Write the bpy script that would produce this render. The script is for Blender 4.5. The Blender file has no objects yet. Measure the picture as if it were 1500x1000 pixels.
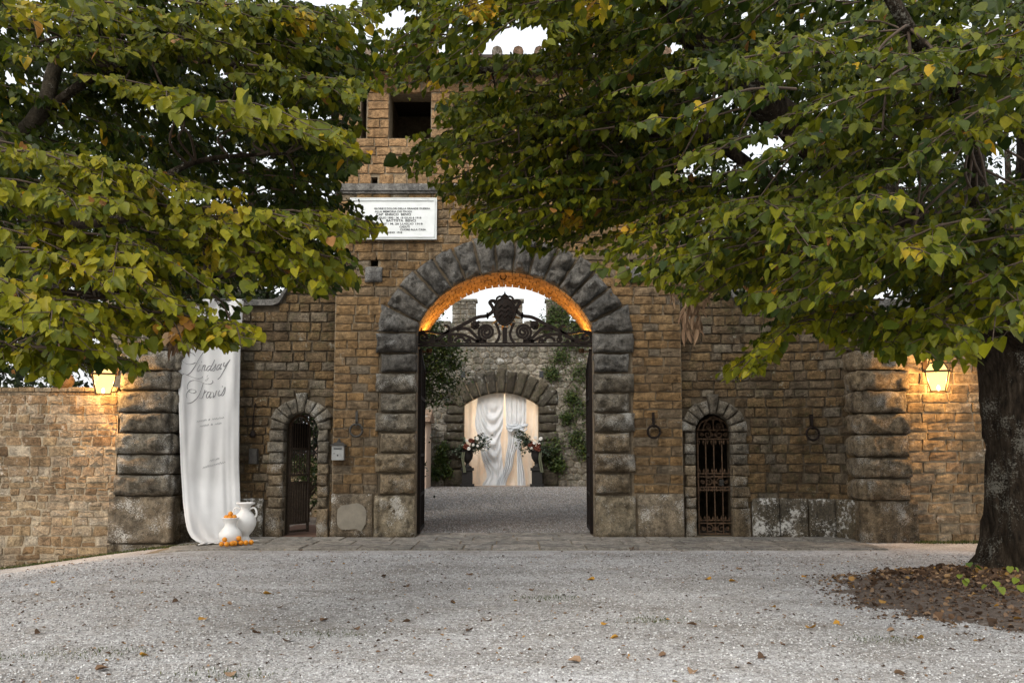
import bpy, math, random
import numpy as np
from mathutils import Vector, Matrix, noise as mnoise
random.seed(11); RNG = np.random.default_rng(11)
R_ = math.radians
sc = bpy.context.scene
COL = sc.collection

# ------------------------------------------------------------------ camera, sky, sun, exposure
CAM = Vector((0.0, -18.5, 1.6)); PITCH = R_(6.2); FPX = 35.0/36.0*1500
cd = bpy.data.cameras.new('camera'); cam = bpy.data.objects.new('camera', cd); COL.objects.link(cam)
cam.location = CAM; cam.rotation_euler = (R_(90)+PITCH, 0, 0)
cd.lens = 35; cd.sensor_width = 36; cd.clip_end = 2000; cd.clip_start = 0.05
sc.camera = cam
SUN_EL, SUN_AZ = R_(38), R_(205)          # azimuth of the sun, clockwise from +Y: behind the camera, a little to the left
world = bpy.data.worlds.new('World'); sc.world = world; world.use_nodes = True
wn = world.node_tree; wn.nodes.clear()
w_out = wn.nodes.new('ShaderNodeOutputWorld'); w_bg = wn.nodes.new('ShaderNodeBackground')
w_sky = wn.nodes.new('ShaderNodeTexSky'); w_sky.sky_type = 'NISHITA'; w_sky.sun_disc = False
w_sky.sun_elevation = SUN_EL; w_sky.sun_rotation = SUN_AZ; w_sky.air_density = 1.6; w_sky.dust_density = 5.0; w_sky.ozone_density = 1.0
w_hs = wn.nodes.new('ShaderNodeHueSaturation'); w_hs.inputs['Saturation'].default_value = 0.42
w_mx = wn.nodes.new('ShaderNodeMix'); w_mx.data_type = 'RGBA'; w_mx.inputs[0].default_value = 0.55; w_mx.inputs[7].default_value = (6.5, 6.65, 6.9, 1)   # even overcast veil over the clear sky
wn.links.new(w_sky.outputs[0], w_hs.inputs['Color']); wn.links.new(w_hs.outputs[0], w_mx.inputs[6]); wn.links.new(w_mx.outputs[2], w_bg.inputs[0]); wn.links.new(w_bg.outputs[0], w_out.inputs[0])
w_bg.inputs[1].default_value = 0.13
sd = bpy.data.lights.new('sun', 'SUN'); sd.energy = 0.8; sd.angle = R_(35); sd.color = (1.0, 0.96, 0.9)
sun = bpy.data.objects.new('sun', sd); COL.objects.link(sun)
sdir = Vector((math.sin(SUN_AZ)*math.cos(SUN_EL), math.cos(SUN_AZ)*math.cos(SUN_EL), math.sin(SUN_EL)))
sun.rotation_euler = sdir.to_track_quat('Z', 'Y').to_euler(); sun.location = (0, -20, 30)
vs = sc.view_settings; vs.view_transform = 'Standard'; vs.look = 'None'; vs.gamma = 1.0; vs.exposure = 0.92; vs.use_curve_mapping = False

# ------------------------------------------------------------------ helpers
def at(px, py, Y):
    """point on the vertical plane y = Y that the photograph shows at pixel (px, py)"""
    a = (px-750)/FPX; b = (500-py)/FPX
    dy = math.cos(PITCH)-b*math.sin(PITCH); dz = math.sin(PITCH)+b*math.cos(PITCH)
    t = (Y-CAM.y)/dy
    return Vector((CAM.x+a*t, Y, CAM.z+dz*t))
def atd(px, py, D): return at(px, py, CAM.y+D)
def proj(p):
    """numpy (n,3) -> pixel x, pixel y, depth in the photograph"""
    p = np.asarray(p, float).reshape(-1, 3)-np.array(CAM)
    c, s = math.cos(PITCH), math.sin(PITCH)
    dep = p[:, 1]*c+p[:, 2]*s; up = -p[:, 1]*s+p[:, 2]*c
    d = np.where(dep < 0.05, 0.05, dep)
    return 750+FPX*p[:, 0]/d, 500-FPX*up/d, dep
def in_poly(px, py, poly):
    inside = np.zeros(len(px), bool); n = len(poly)
    for i in range(n):
        x0, y0 = poly[i]; x1, y1 = poly[(i+1) % n]
        if y0 == y1: continue
        c = ((y0 > py) != (y1 > py)) & (px < (x1-x0)*(py-y0)/(y1-y0)+x0)
        inside ^= c
    return inside
def u(a, b): return random.uniform(a, b)
def nz(x, y=0.0, z=0.0): return mnoise.noise(Vector((x, y, z)))
def lerp(a, b, t): return a+(b-a)*t
def sstep(a, b, x):
    t = min(1, max(0, (x-a)/(b-a))); return t*t*(3-2*t)
WPOS = {}
def tag(o, label=None, cat=None, group=None, kind=None):
    if label: o['label'] = label
    if cat: o['category'] = cat
    if group: o['group'] = group
    if kind: o['kind'] = kind
    return o
def empty(name, loc, label=None, cat=None, group=None, kind=None):
    o = bpy.data.objects.new(name, None); COL.objects.link(o); o.location = loc; o.empty_display_size = 0.1
    WPOS[o.name] = Vector(loc)
    return tag(o, label, cat, group, kind)
def link(o, parent, wloc):
    COL.objects.link(o)
    WPOS[o.name] = Vector(wloc)
    if parent is not None:
        o.parent = parent; o.location = Vector(wloc)-WPOS[parent.name]
    else: o.location = wloc
    return o
class MB:
    def __init__(s): s.v = []; s.f = []; s.a = []; s.cur = 0.0
    def add(s, vs_, fs, a=None):
        k = len(s.v); s.v.extend([tuple(q) for q in vs_]); s.f.extend([tuple(i+k for i in f) for f in fs])
        s.a.extend([s.cur if a is None else a]*len(vs_)); return s
    def box(s, x0, x1, y0, y1, z0, z1):
        return s.add([(x0,y0,z0),(x1,y0,z0),(x1,y1,z0),(x0,y1,z0),(x0,y0,z1),(x1,y0,z1),(x1,y1,z1),(x0,y1,z1)],
                     [(0,3,2,1),(4,5,6,7),(0,1,5,4),(1,2,6,5),(2,3,7,6),(3,0,4,7)])
    def tube(s, pts, r, n=6, cap=True):
        pts = [Vector(p) for p in pts]
        if len(pts) < 2: return s
        rs = r if isinstance(r, (list, tuple)) else [r]*len(pts)
        vs_, fs = [], []; up = None
        for i, p in enumerate(pts):
            d = (pts[min(i+1, len(pts)-1)]-pts[max(i-1, 0)])
            if d.length < 1e-9: d = Vector((0, 0, 1))
            d.normalize()
            if up is None: up = Vector((0, 0, 1)) if abs(d.z) < 0.9 else Vector((1, 0, 0))
            a = d.cross(up)
            if a.length < 1e-6: a = d.cross(Vector((1, 0, 0)))
            a.normalize(); b = a.cross(d).normalized(); up = b
            for k in range(n):
                t = 2*math.pi*k/n
                vs_.append(p+(a*math.cos(t)+b*math.sin(t))*rs[i])
        for i in range(len(pts)-1):
            for k in range(n):
                fs.append((i*n+k, i*n+(k+1) % n, (i+1)*n+(k+1) % n, (i+1)*n+k))
        if cap: fs.append(tuple(range(n-1, -1, -1))); fs.append(tuple(range((len(pts)-1)*n, len(pts)*n)))
        return s.add(vs_, fs)
    def ribbon(s, pts, w, t, nrm):
        """flat bar: w across (perpendicular to path and nrm), t along nrm"""
        pts = [Vector(p) for p in pts]; nrm = Vector(nrm); vs_, fs = [], []
        ws = w if isinstance(w, (list, tuple)) else [w]*len(pts)
        for i, p in enumerate(pts):
            d = (pts[min(i+1, len(pts)-1)]-pts[max(i-1, 0)]).normalized(); a = d.cross(nrm).normalized()
            h = ws[i]/2
            vs_ += [p-a*h-nrm*t/2, p+a*h-nrm*t/2, p+a*h+nrm*t/2, p-a*h+nrm*t/2]
        for i in range(len(pts)-1):
            for k in range(4): fs.append((i*4+k, (i+1)*4+k, (i+1)*4+(k+1) % 4, i*4+(k+1) % 4))
        n = len(pts)-1
        fs += [(0, 1, 2, 3), (n*4+3, n*4+2, n*4+1, n*4)]
        return s.add(vs_, fs)
    def lathe(s, c, prof, n=24):
        c = Vector(c); vs_, fs = [], []
        for r, z in prof:
            for k in range(n):
                t = 2*math.pi*k/n; vs_.append(c+Vector((r*math.cos(t), r*math.sin(t), z)))
        for i in range(len(prof)-1):
            for k in range(n): fs.append((i*n+k, i*n+(k+1) % n, (i+1)*n+(k+1) % n, (i+1)*n+k))
        return s.add(vs_, fs)
    def sphere(s, c, r, nu=10, nv=7, sq=1.0):
        prof = [(max(1e-4, r*math.sin(math.pi*i/nv)), -r*sq*math.cos(math.pi*i/nv)) for i in range(nv+1)]
        return s.lathe(c, prof, nu)
    def build(s, name, mat, parent=None, smooth=False, origin=None):
        V = np.array(s.v, float)
        o0 = np.array(origin, float) if origin is not None else np.array([V[:, 0].mean(), V[:, 1].mean(), V[:, 2].min()])
        me = bpy.data.meshes.new(name); me.from_pydata((V-o0).tolist(), [], s.f)
        me.materials.append(mat)
        at_ = me.attributes.new('rnd', 'FLOAT', 'POINT'); at_.data.foreach_set('value', np.array(s.a, np.float32))
        if smooth: me.polygons.foreach_set('use_smooth', np.ones(len(me.polygons), bool))
        me.update()
        return link(bpy.data.objects.new(name, me), parent, o0)
def np_mesh(name, V, F, mat, attr=None, parent=None, smooth=False, origin=(0, 0, 0), aname='rnd'):
    """V (n,3), F (m,k) arrays -> one mesh object"""
    me = bpy.data.meshes.new(name); V = np.asarray(V, np.float32)-np.array(origin, np.float32); F = np.asarray(F, np.int32)
    m, k = F.shape
    me.vertices.add(len(V)); me.vertices.foreach_set('co', V.ravel())
    me.loops.add(m*k); me.loops.foreach_set('vertex_index', F.ravel())
    me.polygons.add(m); me.polygons.foreach_set('loop_start', np.arange(0, m*k, k, dtype=np.int32))
    if smooth: me.polygons.foreach_set('use_smooth', np.ones(m, bool))
    me.update(calc_edges=True)
    if attr is not None:
        a = me.attributes.new(aname, 'FLOAT', 'POINT'); a.data.foreach_set('value', np.asarray(attr, np.float32))
    me.materials.append(mat)
    return link(bpy.data.objects.new(name, me), parent, origin)
def catmull(pts, n=8):
    P = [Vector(p) for p in pts]; out = []
    for i in range(len(P)-1):
        p0, p1, p2, p3 = P[max(i-1, 0)], P[i], P[i+1], P[min(i+2, len(P)-1)]
        for k in range(n):
            t = k/n
            out.append(0.5*((2*p1)+(p2-p0)*t+(2*p0-5*p1+4*p2-p3)*t*t+(3*p1-p0-3*p2+p3)*t**3))
    out.append(P[-1]); return out

# ------------------------------------------------------------------ materials
def new_mat(name):
    m = bpy.data.materials.new(name); m.use_nodes = True; nt = m.node_tree; nt.nodes.clear()
    out = nt.nodes.new('ShaderNodeOutputMaterial'); return m, nt, out
def nd(nt, typ, ins=None, **props):
    n = nt.nodes.new(typ)
    for k, v in props.items(): setattr(n, k, v)
    for k, v in (ins or {}).items():
        if isinstance(v, bpy.types.NodeSocket): nt.links.new(v, n.inputs[k])
        else: n.inputs[k].default_value = v
    return n
def math_(nt, op, a, b=None, c=None, clamp=False):
    n = nt.nodes.new('ShaderNodeMath'); n.operation = op; n.use_clamp = clamp
    for i, v in enumerate((a, b, c)):
        if v is None: continue
        if isinstance(v, bpy.types.NodeSocket): nt.links.new(v, n.inputs[i])
        else: n.inputs[i].default_value = v
    return n.outputs[0]
def mixc(nt, fac, a, b, blend='MIX'):
    n = nt.nodes.new('ShaderNodeMix'); n.data_type = 'RGBA'; n.blend_type = blend
    for i, v in ((0, fac), (6, a), (7, b)):
        if isinstance(v, bpy.types.NodeSocket): nt.links.new(v, n.inputs[i])
        else: n.inputs[i].default_value = v if i == 0 else (v[0], v[1], v[2], 1)
    return n.outputs[2]
def ramp(nt, fac, stops, interp='LINEAR'):
    n = nt.nodes.new('ShaderNodeValToRGB'); n.color_ramp.interpolation = interp; e = n.color_ramp.elements
    while len(e) < len(stops): e.new(0.5)
    for i, (p, c) in enumerate(stops):
        e[i].position = p; e[i].color = (c[0], c[1], c[2], 1) if isinstance(c, (tuple, list)) else (c, c, c, 1)
    nt.links.new(fac, n.inputs[0]); return n.outputs[0]
def noise_(nt, vec, scale, detail=4, rough=0.55):
    n = nd(nt, 'ShaderNodeTexNoise', {'Scale': scale, 'Detail': detail, 'Roughness': rough}); nt.links.new(vec, n.inputs['Vector']); return n.outputs[0]
def rnd_value(nt):
    oi = nt.nodes.new('ShaderNodeObjectInfo'); a = nd(nt, 'ShaderNodeAttribute', attribute_name='rnd')
    return math_(nt, 'FRACT', math_(nt, 'ADD', oi.outputs['Random'], a.outputs['Fac']))
def mat_stone(name, tones, lichen=0.0, lich_col=(0.5, 0.49, 0.44), bump=0.5, stain=0.6, moss=0.0, lscale=14, low_lichen=None, bscale=1.0, bdist=0.035):
    m, nt, out = new_mat(name)
    pos = nt.nodes.new('ShaderNodeNewGeometry').outputs['Position']
    r = rnd_value(nt)
    n = len(tones); c = ramp(nt, r, [(i/(n-1), t) for i, t in enumerate(tones)])
    big = noise_(nt, pos, 1.1, 3); mid = noise_(nt, pos, 9, 6, 0.65); fine = noise_(nt, pos, 70, 4, 0.7)
    c = mixc(nt, 1.0, c, ramp(nt, mid, [(0.28, (1-stain, )*3), (0.62, (1.18, 1.16, 1.12))]), 'MULTIPLY')
    c = mixc(nt, 0.9, c, ramp(nt, fine, [(0.3, (0.45,)*3), (0.7, (1.3,)*3)]), 'MULTIPLY')
    pit = noise_(nt, pos, 24, 6, 0.75)
    c = mixc(nt, 0.85, c, ramp(nt, pit, [(0.34, (0.42, 0.40, 0.38)), (0.5, (1.0,)*3), (0.68, (1.2, 1.18, 1.14))]), 'MULTIPLY')
    c = mixc(nt, 0.6, c, ramp(nt, big, [(0.32, (0.55, 0.56, 0.58)), (0.62, (1.15, 1.1, 1.02))]), 'MULTIPLY')
    mpz = nd(nt, 'ShaderNodeMapping', {'Vector': pos, 'Scale': (3.2, 3.2, .28)})
    c = mixc(nt, 0.7, c, ramp(nt, noise_(nt, mpz.outputs[0], 1.6, 4, .6), [(0.36, (0.5, 0.48, 0.46)), (0.56, (1.06, 1.05, 1.03))]), 'MULTIPLY')
    if lichen > 0:
        ln = noise_(nt, pos, lscale, 5, 0.7); lb = noise_(nt, pos, 2.6, 2)
        k = math_(nt, 'ADD', ln, math_(nt, 'MULTIPLY', math_(nt, 'SUBTRACT', lb, 0.5), 0.9))
        k = math_(nt, 'ADD', k, math_(nt, 'MULTIPLY', math_(nt, 'SUBTRACT', fine, 0.5), 0.35))
        th = 0.80-0.3*lichen
        msk = ramp(nt, k, [(th-.03, 0.0), (th+0.11, 1.0)])
        c = mixc(nt, math_(nt, 'MULTIPLY', msk, 0.85), c, lich_col)
        vd = nd(nt, 'ShaderNodeTexVoronoi', {'Vector': pos, 'Scale': 48.0}); vr = nd(nt, 'ShaderNodeSeparateColor', {0: vd.outputs['Color']})
        spot = math_(nt, 'LESS_THAN', vd.outputs['Distance'], math_(nt, 'MULTIPLY', math_(nt, 'SUBTRACT', vr.outputs[0], 0.95-0.55*lichen), 0.9))
        patch = ramp(nt, noise_(nt, pos, 3.4, 3), [(0.42, 0.0), (0.6, 1.0)])
        c = mixc(nt, math_(nt, 'MULTIPLY', math_(nt, 'MULTIPLY', spot, patch), 0.8), c, lich_col)
    if moss > 0:
        mn = noise_(nt, pos, 5, 5, 0.7)
        c = mixc(nt, math_(nt, 'MULTIPLY', ramp(nt, mn, [(0.5, 0.0), (0.66, 1.0)]), moss), c, (0.05, 0.055, 0.02))
    h = math_(nt, 'ADD', math_(nt, 'MULTIPLY', noise_(nt, pos, 28*bscale, 6, 0.7), 0.7), math_(nt, 'MULTIPLY', fine, 0.25))
    h = math_(nt, 'ADD', h, math_(nt, 'MULTIPLY', pit, 0.6))
    b = nd(nt, 'ShaderNodeBump', {'Strength': min(1.0, bump*1.5), 'Distance': bdist, 'Height': h})
    p = nd(nt, 'ShaderNodeBsdfPrincipled', {'Base Color': c, 'Roughness': 0.92, 'Normal': b.outputs[0]})
    p.inputs['Specular IOR Level'].default_value = 0.2
    nt.links.new(p.outputs[0], out.inputs[0]); return m
def mat_plain(name, col, rough=0.6, metal=0.0, var=0.25, scale=20, bump=0.15, spec=0.4, col2=None, dist=0.01):
    m, nt, out = new_mat(name)
    pos = nt.nodes.new('ShaderNodeNewGeometry').outputs['Position']
    n = noise_(nt, pos, scale, 5, 0.65)
    c2 = col2 or tuple(x*(1-var) for x in col)
    c = mixc(nt, ramp(nt, n, [(0.35, 0.0), (0.65, 1.0)]), c2, col)
    b = nd(nt, 'ShaderNodeBump', {'Strength': bump, 'Distance': dist, 'Height': noise_(nt, pos, scale*3, 4)})
    p = nd(nt, 'ShaderNodeBsdfPrincipled', {'Base Color': c, 'Roughness': rough, 'Metallic': metal, 'Normal': b.outputs[0]})
    p.inputs['Specular IOR Level'].default_value = spec
    nt.links.new(p.outputs[0], out.inputs[0]); return m
def mat_leaf(name, stops, trans=0.35, rough=0.45, noise_amt=0.35):
    m, nt, out = new_mat(name)
    a = nd(nt, 'ShaderNodeAttribute', attribute_name='lc')
    pos = nt.nodes.new('ShaderNodeNewGeometry').outputs['Position']
    c = ramp(nt, a.outputs['Fac'], stops)
    c = mixc(nt, noise_amt, c, ramp(nt, noise_(nt, pos, 45, 3), [(0.3, (0.6, 0.62, 0.5)), (0.7, (1.25, 1.2, 1.1))]), 'MULTIPLY')
    p = nd(nt, 'ShaderNodeBsdfPrincipled', {'Base Color': c, 'Roughness': rough}); p.inputs['Specular IOR Level'].default_value = 0.22
    t = nd(nt, 'ShaderNodeBsdfTranslucent', {'Color': c})
    mx = nd(nt, 'ShaderNodeMixShader', {0: trans, 1: p.outputs[0], 2: t.outputs[0]})
    nt.links.new(mx.outputs[0], out.inputs[0]); return m
def mat_cloth(name, col, trans=0.4, weave=300):
    m, nt, out = new_mat(name)
    pos = nt.nodes.new('ShaderNodeNewGeometry').outputs['Position']
    c = mixc(nt, ramp(nt, noise_(nt, pos, 3, 4), [(0.35, 0.0), (0.65, 1.0)]), tuple(x*0.93 for x in col), col)
    b = nd(nt, 'ShaderNodeBump', {'Strength': 0.12, 'Distance': 0.01, 'Height': noise_(nt, pos, 14, 4)})
    p = nd(nt, 'ShaderNodeBsdfPrincipled', {'Base Color': c, 'Roughness': 0.85, 'Normal': b.outputs[0]}); p.inputs['Specular IOR Level'].default_value = 0.15
    t = nd(nt, 'ShaderNodeBsdfTranslucent', {'Color': c})
    mx = nd(nt, 'ShaderNodeMixShader', {0: trans, 1: p.outputs[0], 2: t.outputs[0]})
    nt.links.new(mx.outputs[0], out.inputs[0]); return m
def mat_glow(name, col, strength, clear=0.5):
    m, nt, out = new_mat(name)
    e = nd(nt, 'ShaderNodeEmission', {'Color': (*col, 1), 'Strength': strength}); t = nt.nodes.new('ShaderNodeBsdfTransparent')
    mx = nd(nt, 'ShaderNodeMixShader', {0: clear, 1: e.outputs[0], 2: t.outputs[0]})
    nt.links.new(mx.outputs[0], out.inputs[0]); return m
M = {}
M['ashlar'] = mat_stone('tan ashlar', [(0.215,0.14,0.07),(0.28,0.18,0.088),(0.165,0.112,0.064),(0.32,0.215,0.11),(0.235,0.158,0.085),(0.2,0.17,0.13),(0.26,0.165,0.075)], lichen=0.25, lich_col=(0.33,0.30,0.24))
M['ashlar_wing'] = mat_stone('brown ashlar', [(0.145,0.10,0.053),(0.18,0.123,0.064),(0.105,0.075,0.045),(0.2,0.138,0.073),(0.135,0.10,0.065),(0.18,0.158,0.125),(0.155,0.105,0.056)], lichen=0.2, lich_col=(0.3,0.28,0.22), moss=0.35)
M['ashlar_low'] = mat_stone('pale ashlar', [(0.30,0.23,0.145),(0.36,0.28,0.18),(0.24,0.18,0.11),(0.33,0.29,0.22),(0.27,0.2,0.13),(0.38,0.34,0.27)], lichen=0.3, lich_col=(0.45,0.42,0.36))
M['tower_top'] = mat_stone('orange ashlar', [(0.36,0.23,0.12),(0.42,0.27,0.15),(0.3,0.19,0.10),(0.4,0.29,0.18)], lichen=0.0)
M['rubble'] = mat_stone('rubble stone', [(0.36,0.28,0.19),(0.3,0.2,0.11),(0.43,0.36,0.27),(0.22,0.15,0.09),(0.38,0.29,0.18),(0.46,0.41,0.33),(0.27,0.18,0.1)], lichen=0.3, lich_col=(0.55,0.5,0.42), stain=0.45)
M['rubble_back'] = mat_stone('grey rubble stone', [(0.24,0.23,0.20),(0.31,0.29,0.25),(0.18,0.165,0.14),(0.35,0.33,0.29),(0.22,0.2,0.165)], lichen=0.4, lich_col=(0.46,0.45,0.42), moss=0.45, lscale=6)
M['rustic'] = mat_stone('grey rusticated stone', [(0.235,0.215,0.18),(0.3,0.275,0.225),(0.19,0.17,0.14),(0.27,0.245,0.2)], lichen=0.6, lich_col=(0.5,0.49,0.45), lscale=60, bump=0.9, bdist=.07, stain=.75)
M['rustic_arch'] = mat_stone('slate grey rusticated stone', [(0.19,0.188,0.182),(0.23,0.227,0.217),(0.155,0.152,0.147),(0.2,0.195,0.185)], lichen=0.42, lich_col=(0.36,0.36,0.345), lscale=60, bump=0.9, bdist=.07, stain=.7)
M['rustic_tan'] = mat_stone('tan rusticated stone', [(0.33,0.265,0.18),(0.39,0.32,0.225),(0.27,0.21,0.14),(0.35,0.3,0.225)], lichen=0.62, lich_col=(0.55,0.53,0.48), lscale=60, bump=0.9, bdist=.07, stain=.75)
M['lichen_block'] = mat_stone('lichen blotched stone', [(0.13,0.115,0.09),(0.17,0.15,0.115),(0.15,0.125,0.085)], lichen=0.78, lich_col=(0.66,0.65,0.61), lscale=17, bump=0.5)
M['base_block'] = mat_stone('pale lichen stone', [(0.27,0.235,0.17),(0.3,0.26,0.2),(0.24,0.2,0.15)], lichen=0.6, lich_col=(0.6,0.58,0.53), lscale=45, bump=0.5)
M['rustic_back'] = mat_stone('dark courtyard stone', [(0.09,0.08,0.062),(0.12,0.105,0.08),(0.07,0.06,0.047),(0.105,0.097,0.082)], lichen=0.3, lich_col=(0.3,0.29,0.26), moss=0.4, lscale=7)
M['grey_sill'] = mat_stone('grey string stone', [(0.17,0.175,0.175),(0.2,0.2,0.2)], lichen=0.4)
M['mortar'] = mat_plain('lime mortar', (0.3,0.24,0.165), 0.95, var=0.4, scale=14, bump=0.6, spec=0.1)
M['mortar_dark'] = mat_plain('dirty mortar', (0.12,0.095,0.065), 0.95, var=0.5, scale=12, bump=0.6, spec=0.1)
M['mortar_pale'] = mat_plain('pale mortar', (0.42,0.35,0.25), 0.95, var=0.35, scale=9, bump=0.8, spec=0.1, dist=0.03)
M['patch'] = mat_plain('cement patch', (0.27,0.24,0.19), 0.95, var=0.25, scale=5, bump=0.3)
M['vault'] = mat_stone('vault brick', [(0.46,0.3,0.16),(0.55,0.37,0.2),(0.4,0.26,0.14)], bump=0.3, stain=0.35)
M['roof'] = mat_stone('old roof tile', [(0.26,0.17,0.115),(0.32,0.23,0.17),(0.3,0.27,0.23)], lichen=0.5)
M['eave'] = mat_plain('dark eave wood', (0.06,0.042,0.03), 0.8, var=0.4)
M['flag'] = mat_stone('grey flagstone', [(0.34,0.33,0.31),(0.41,0.395,0.37),(0.29,0.28,0.26),(0.37,0.36,0.34)], stain=0.5, bump=0.3, lichen=0.1)
M['brick_floor'] = mat_plain('worn brick floor', (0.2,0.11,0.075), 0.9, var=0.5, scale=9)
M['iron'] = mat_plain('dark iron', (0.009,0.008,0.007), 0.75, 0.0, var=0.5, scale=30, col2=(0.018,0.010,0.007), spec=.18)
M['iron_rust'] = mat_plain('rusty iron', (0.17,0.10,0.055), 0.85, 0.0, var=0.6, scale=25, col2=(0.045,0.03,0.02))
M['door_iron'] = mat_plain('brown painted iron', (0.085,0.06,0.042), 0.85, 0.0, var=0.5, scale=25)
M['iron_grey'] = mat_plain('grey iron', (0.075,0.07,0.062), 0.7, 0.4, var=0.5, scale=25)
M['gilt'] = mat_plain('gilded metal', (0.55,0.36,0.12), 0.45, 0.7, var=0.3)
M['marble'] = mat_plain('white marble', (0.7,0.73,0.72), 0.5, var=0.12, scale=4, bump=0.05)
M['ink'] = mat_plain('black lettering', (0.03,0.032,0.035), 0.6, var=0.2, bump=0)
M['print'] = mat_plain('grey printed script', (0.2,0.2,0.205), 0.8, var=0.1, bump=0)
M['print_pale'] = mat_plain('pale printed script', (0.42,0.42,0.42), 0.8, var=0.1, bump=0)
M['box_metal'] = mat_plain('galvanised metal', (0.36,0.37,0.36), 0.5, 0.5, var=0.2, scale=12)
M['banner'] = mat_cloth('white banner cloth', (0.82,0.82,0.81), 0.2)
M['sheer'] = mat_cloth('cream sheer cloth', (0.85,0.82,0.75), 0.45)
M['drape'] = mat_cloth('pale blue grey cloth', (0.72,0.75,0.78), 0.25)
M['ceramic'] = mat_plain('white ceramic', (0.82,0.82,0.8), 0.35, var=0.04, scale=6, bump=0.03)
M['orange'] = mat_plain('orange peel', (0.85,0.32,0.02), 0.45, var=0.25, scale=60, bump=0.3, dist=0.003)
M['urn'] = mat_plain('blackened iron urn', (0.02,0.018,0.017), 0.6, 0.3, var=0.4)
M['fl_red'] = mat_plain('rust red petals', (0.15,0.035,0.015), 0.7, var=0.5, scale=40)
M['fl_white'] = mat_plain('white petals', (0.75,0.73,0.68), 0.7, var=0.1)
M['ribbon'] = mat_cloth('sage ribbon', (0.16,0.17,0.11), 0.3)
M['pink'] = mat_plain('pink plaster', (0.62,0.47,0.36), 0.9, var=0.2, scale=3)
M['lamp_frame'] = mat_plain('bronze lantern frame', (0.07,0.042,0.02), 0.5, 0.6, var=0.3)
M['glow'] = mat_glow('lit lantern glass', (1.0, 0.6, 0.2), 1.5, 0.4)
M['bulb'] = mat_glow('lit bulb', (1.0, 0.72, 0.36), 40.0, 0.0)
M['bark'] = mat_stone('linden bark', [(0.062,0.045,0.03),(0.07,0.052,0.036)], lichen=0.42, lich_col=(0.3,0.29,0.25), bump=1.0, lscale=9, moss=0.3, bscale=0.6)
def mat_bark():
    m, nt, out = new_mat('ridged linden bark'); pos = nt.nodes.new('ShaderNodeNewGeometry').outputs['Position']
    mp = nd(nt, 'ShaderNodeMapping', {'Vector': pos, 'Scale': (1, 1, .22)}); v = mp.outputs[0]
    r1 = noise_(nt, v, 16, 6, .7); r2 = noise_(nt, v, 45, 5, .7)
    c = ramp(nt, r1, [(.35, (.012, .009, .006)), (.52, (.04, .029, .019)), (.7, (.085, .066, .046))])
    l1 = noise_(nt, pos, 2.2, 4, .6); l2 = noise_(nt, pos, 38, 5, .75)
    k = math_(nt, 'ADD', l2, math_(nt, 'MULTIPLY', math_(nt, 'SUBTRACT', l1, .5), .9)); c = mixc(nt, ramp(nt, k, [(.6, 0.), (.68, .8)]), c, (.25, .24, .2))
    h = math_(nt, 'ADD', r1, math_(nt, 'MULTIPLY', r2, .4)); b = nd(nt, 'ShaderNodeBump', {'Strength': 1.0, 'Distance': .09, 'Height': h})
    p = nd(nt, 'ShaderNodeBsdfPrincipled', {'Base Color': c, 'Roughness': .95, 'Normal': b.outputs[0]}); p.inputs['Specular IOR Level'].default_value = .15; nt.links.new(p.outputs[0], out.inputs[0]); return m
M['bark'] = mat_bark()
M['bark_pale'] = mat_stone('grey bark', [(0.12,0.1,0.075),(0.14,0.12,0.09)], lichen=0.3, lich_col=(0.32,0.3,0.25), bump=0.8)
M['twig'] = mat_plain('twig bark', (0.075,0.05,0.032), 0.85, var=0.4)
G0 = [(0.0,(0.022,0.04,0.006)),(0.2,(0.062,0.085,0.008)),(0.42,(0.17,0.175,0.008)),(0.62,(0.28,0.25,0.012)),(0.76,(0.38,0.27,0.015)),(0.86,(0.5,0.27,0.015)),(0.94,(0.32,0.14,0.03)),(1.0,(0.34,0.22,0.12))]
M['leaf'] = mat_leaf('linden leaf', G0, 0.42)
M['evergreen'] = mat_leaf('dark evergreen leaf', [(0,(0.012,0.022,0.009)),(0.6,(0.03,0.045,0.016)),(1,(0.06,0.075,0.028))], 0.15)
M['shrub'] = mat_leaf('shrub leaf', [(0,(0.02,0.04,0.012)),(0.6,(0.06,0.085,0.02)),(1,(0.13,0.14,0.03))], 0.25)
M['silver'] = mat_leaf('silver green leaf', [(0,(0.03,0.05,0.03)),(0.6,(0.09,0.12,0.08)),(1,(0.3,0.33,0.27))], 0.25)
M['litter'] = mat_leaf('dry leaf', [(0,(0.05,0.032,0.022)),(0.5,(0.15,0.09,0.055)),(0.85,(0.33,0.22,0.14)),(1,(0.45,0.24,0.04))], 0.1, 0.8)
M['sprout'] = mat_leaf('sprout leaf', [(0,(0.08,0.15,0.02)),(1,(0.3,0.36,0.05))], 0.35)

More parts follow.
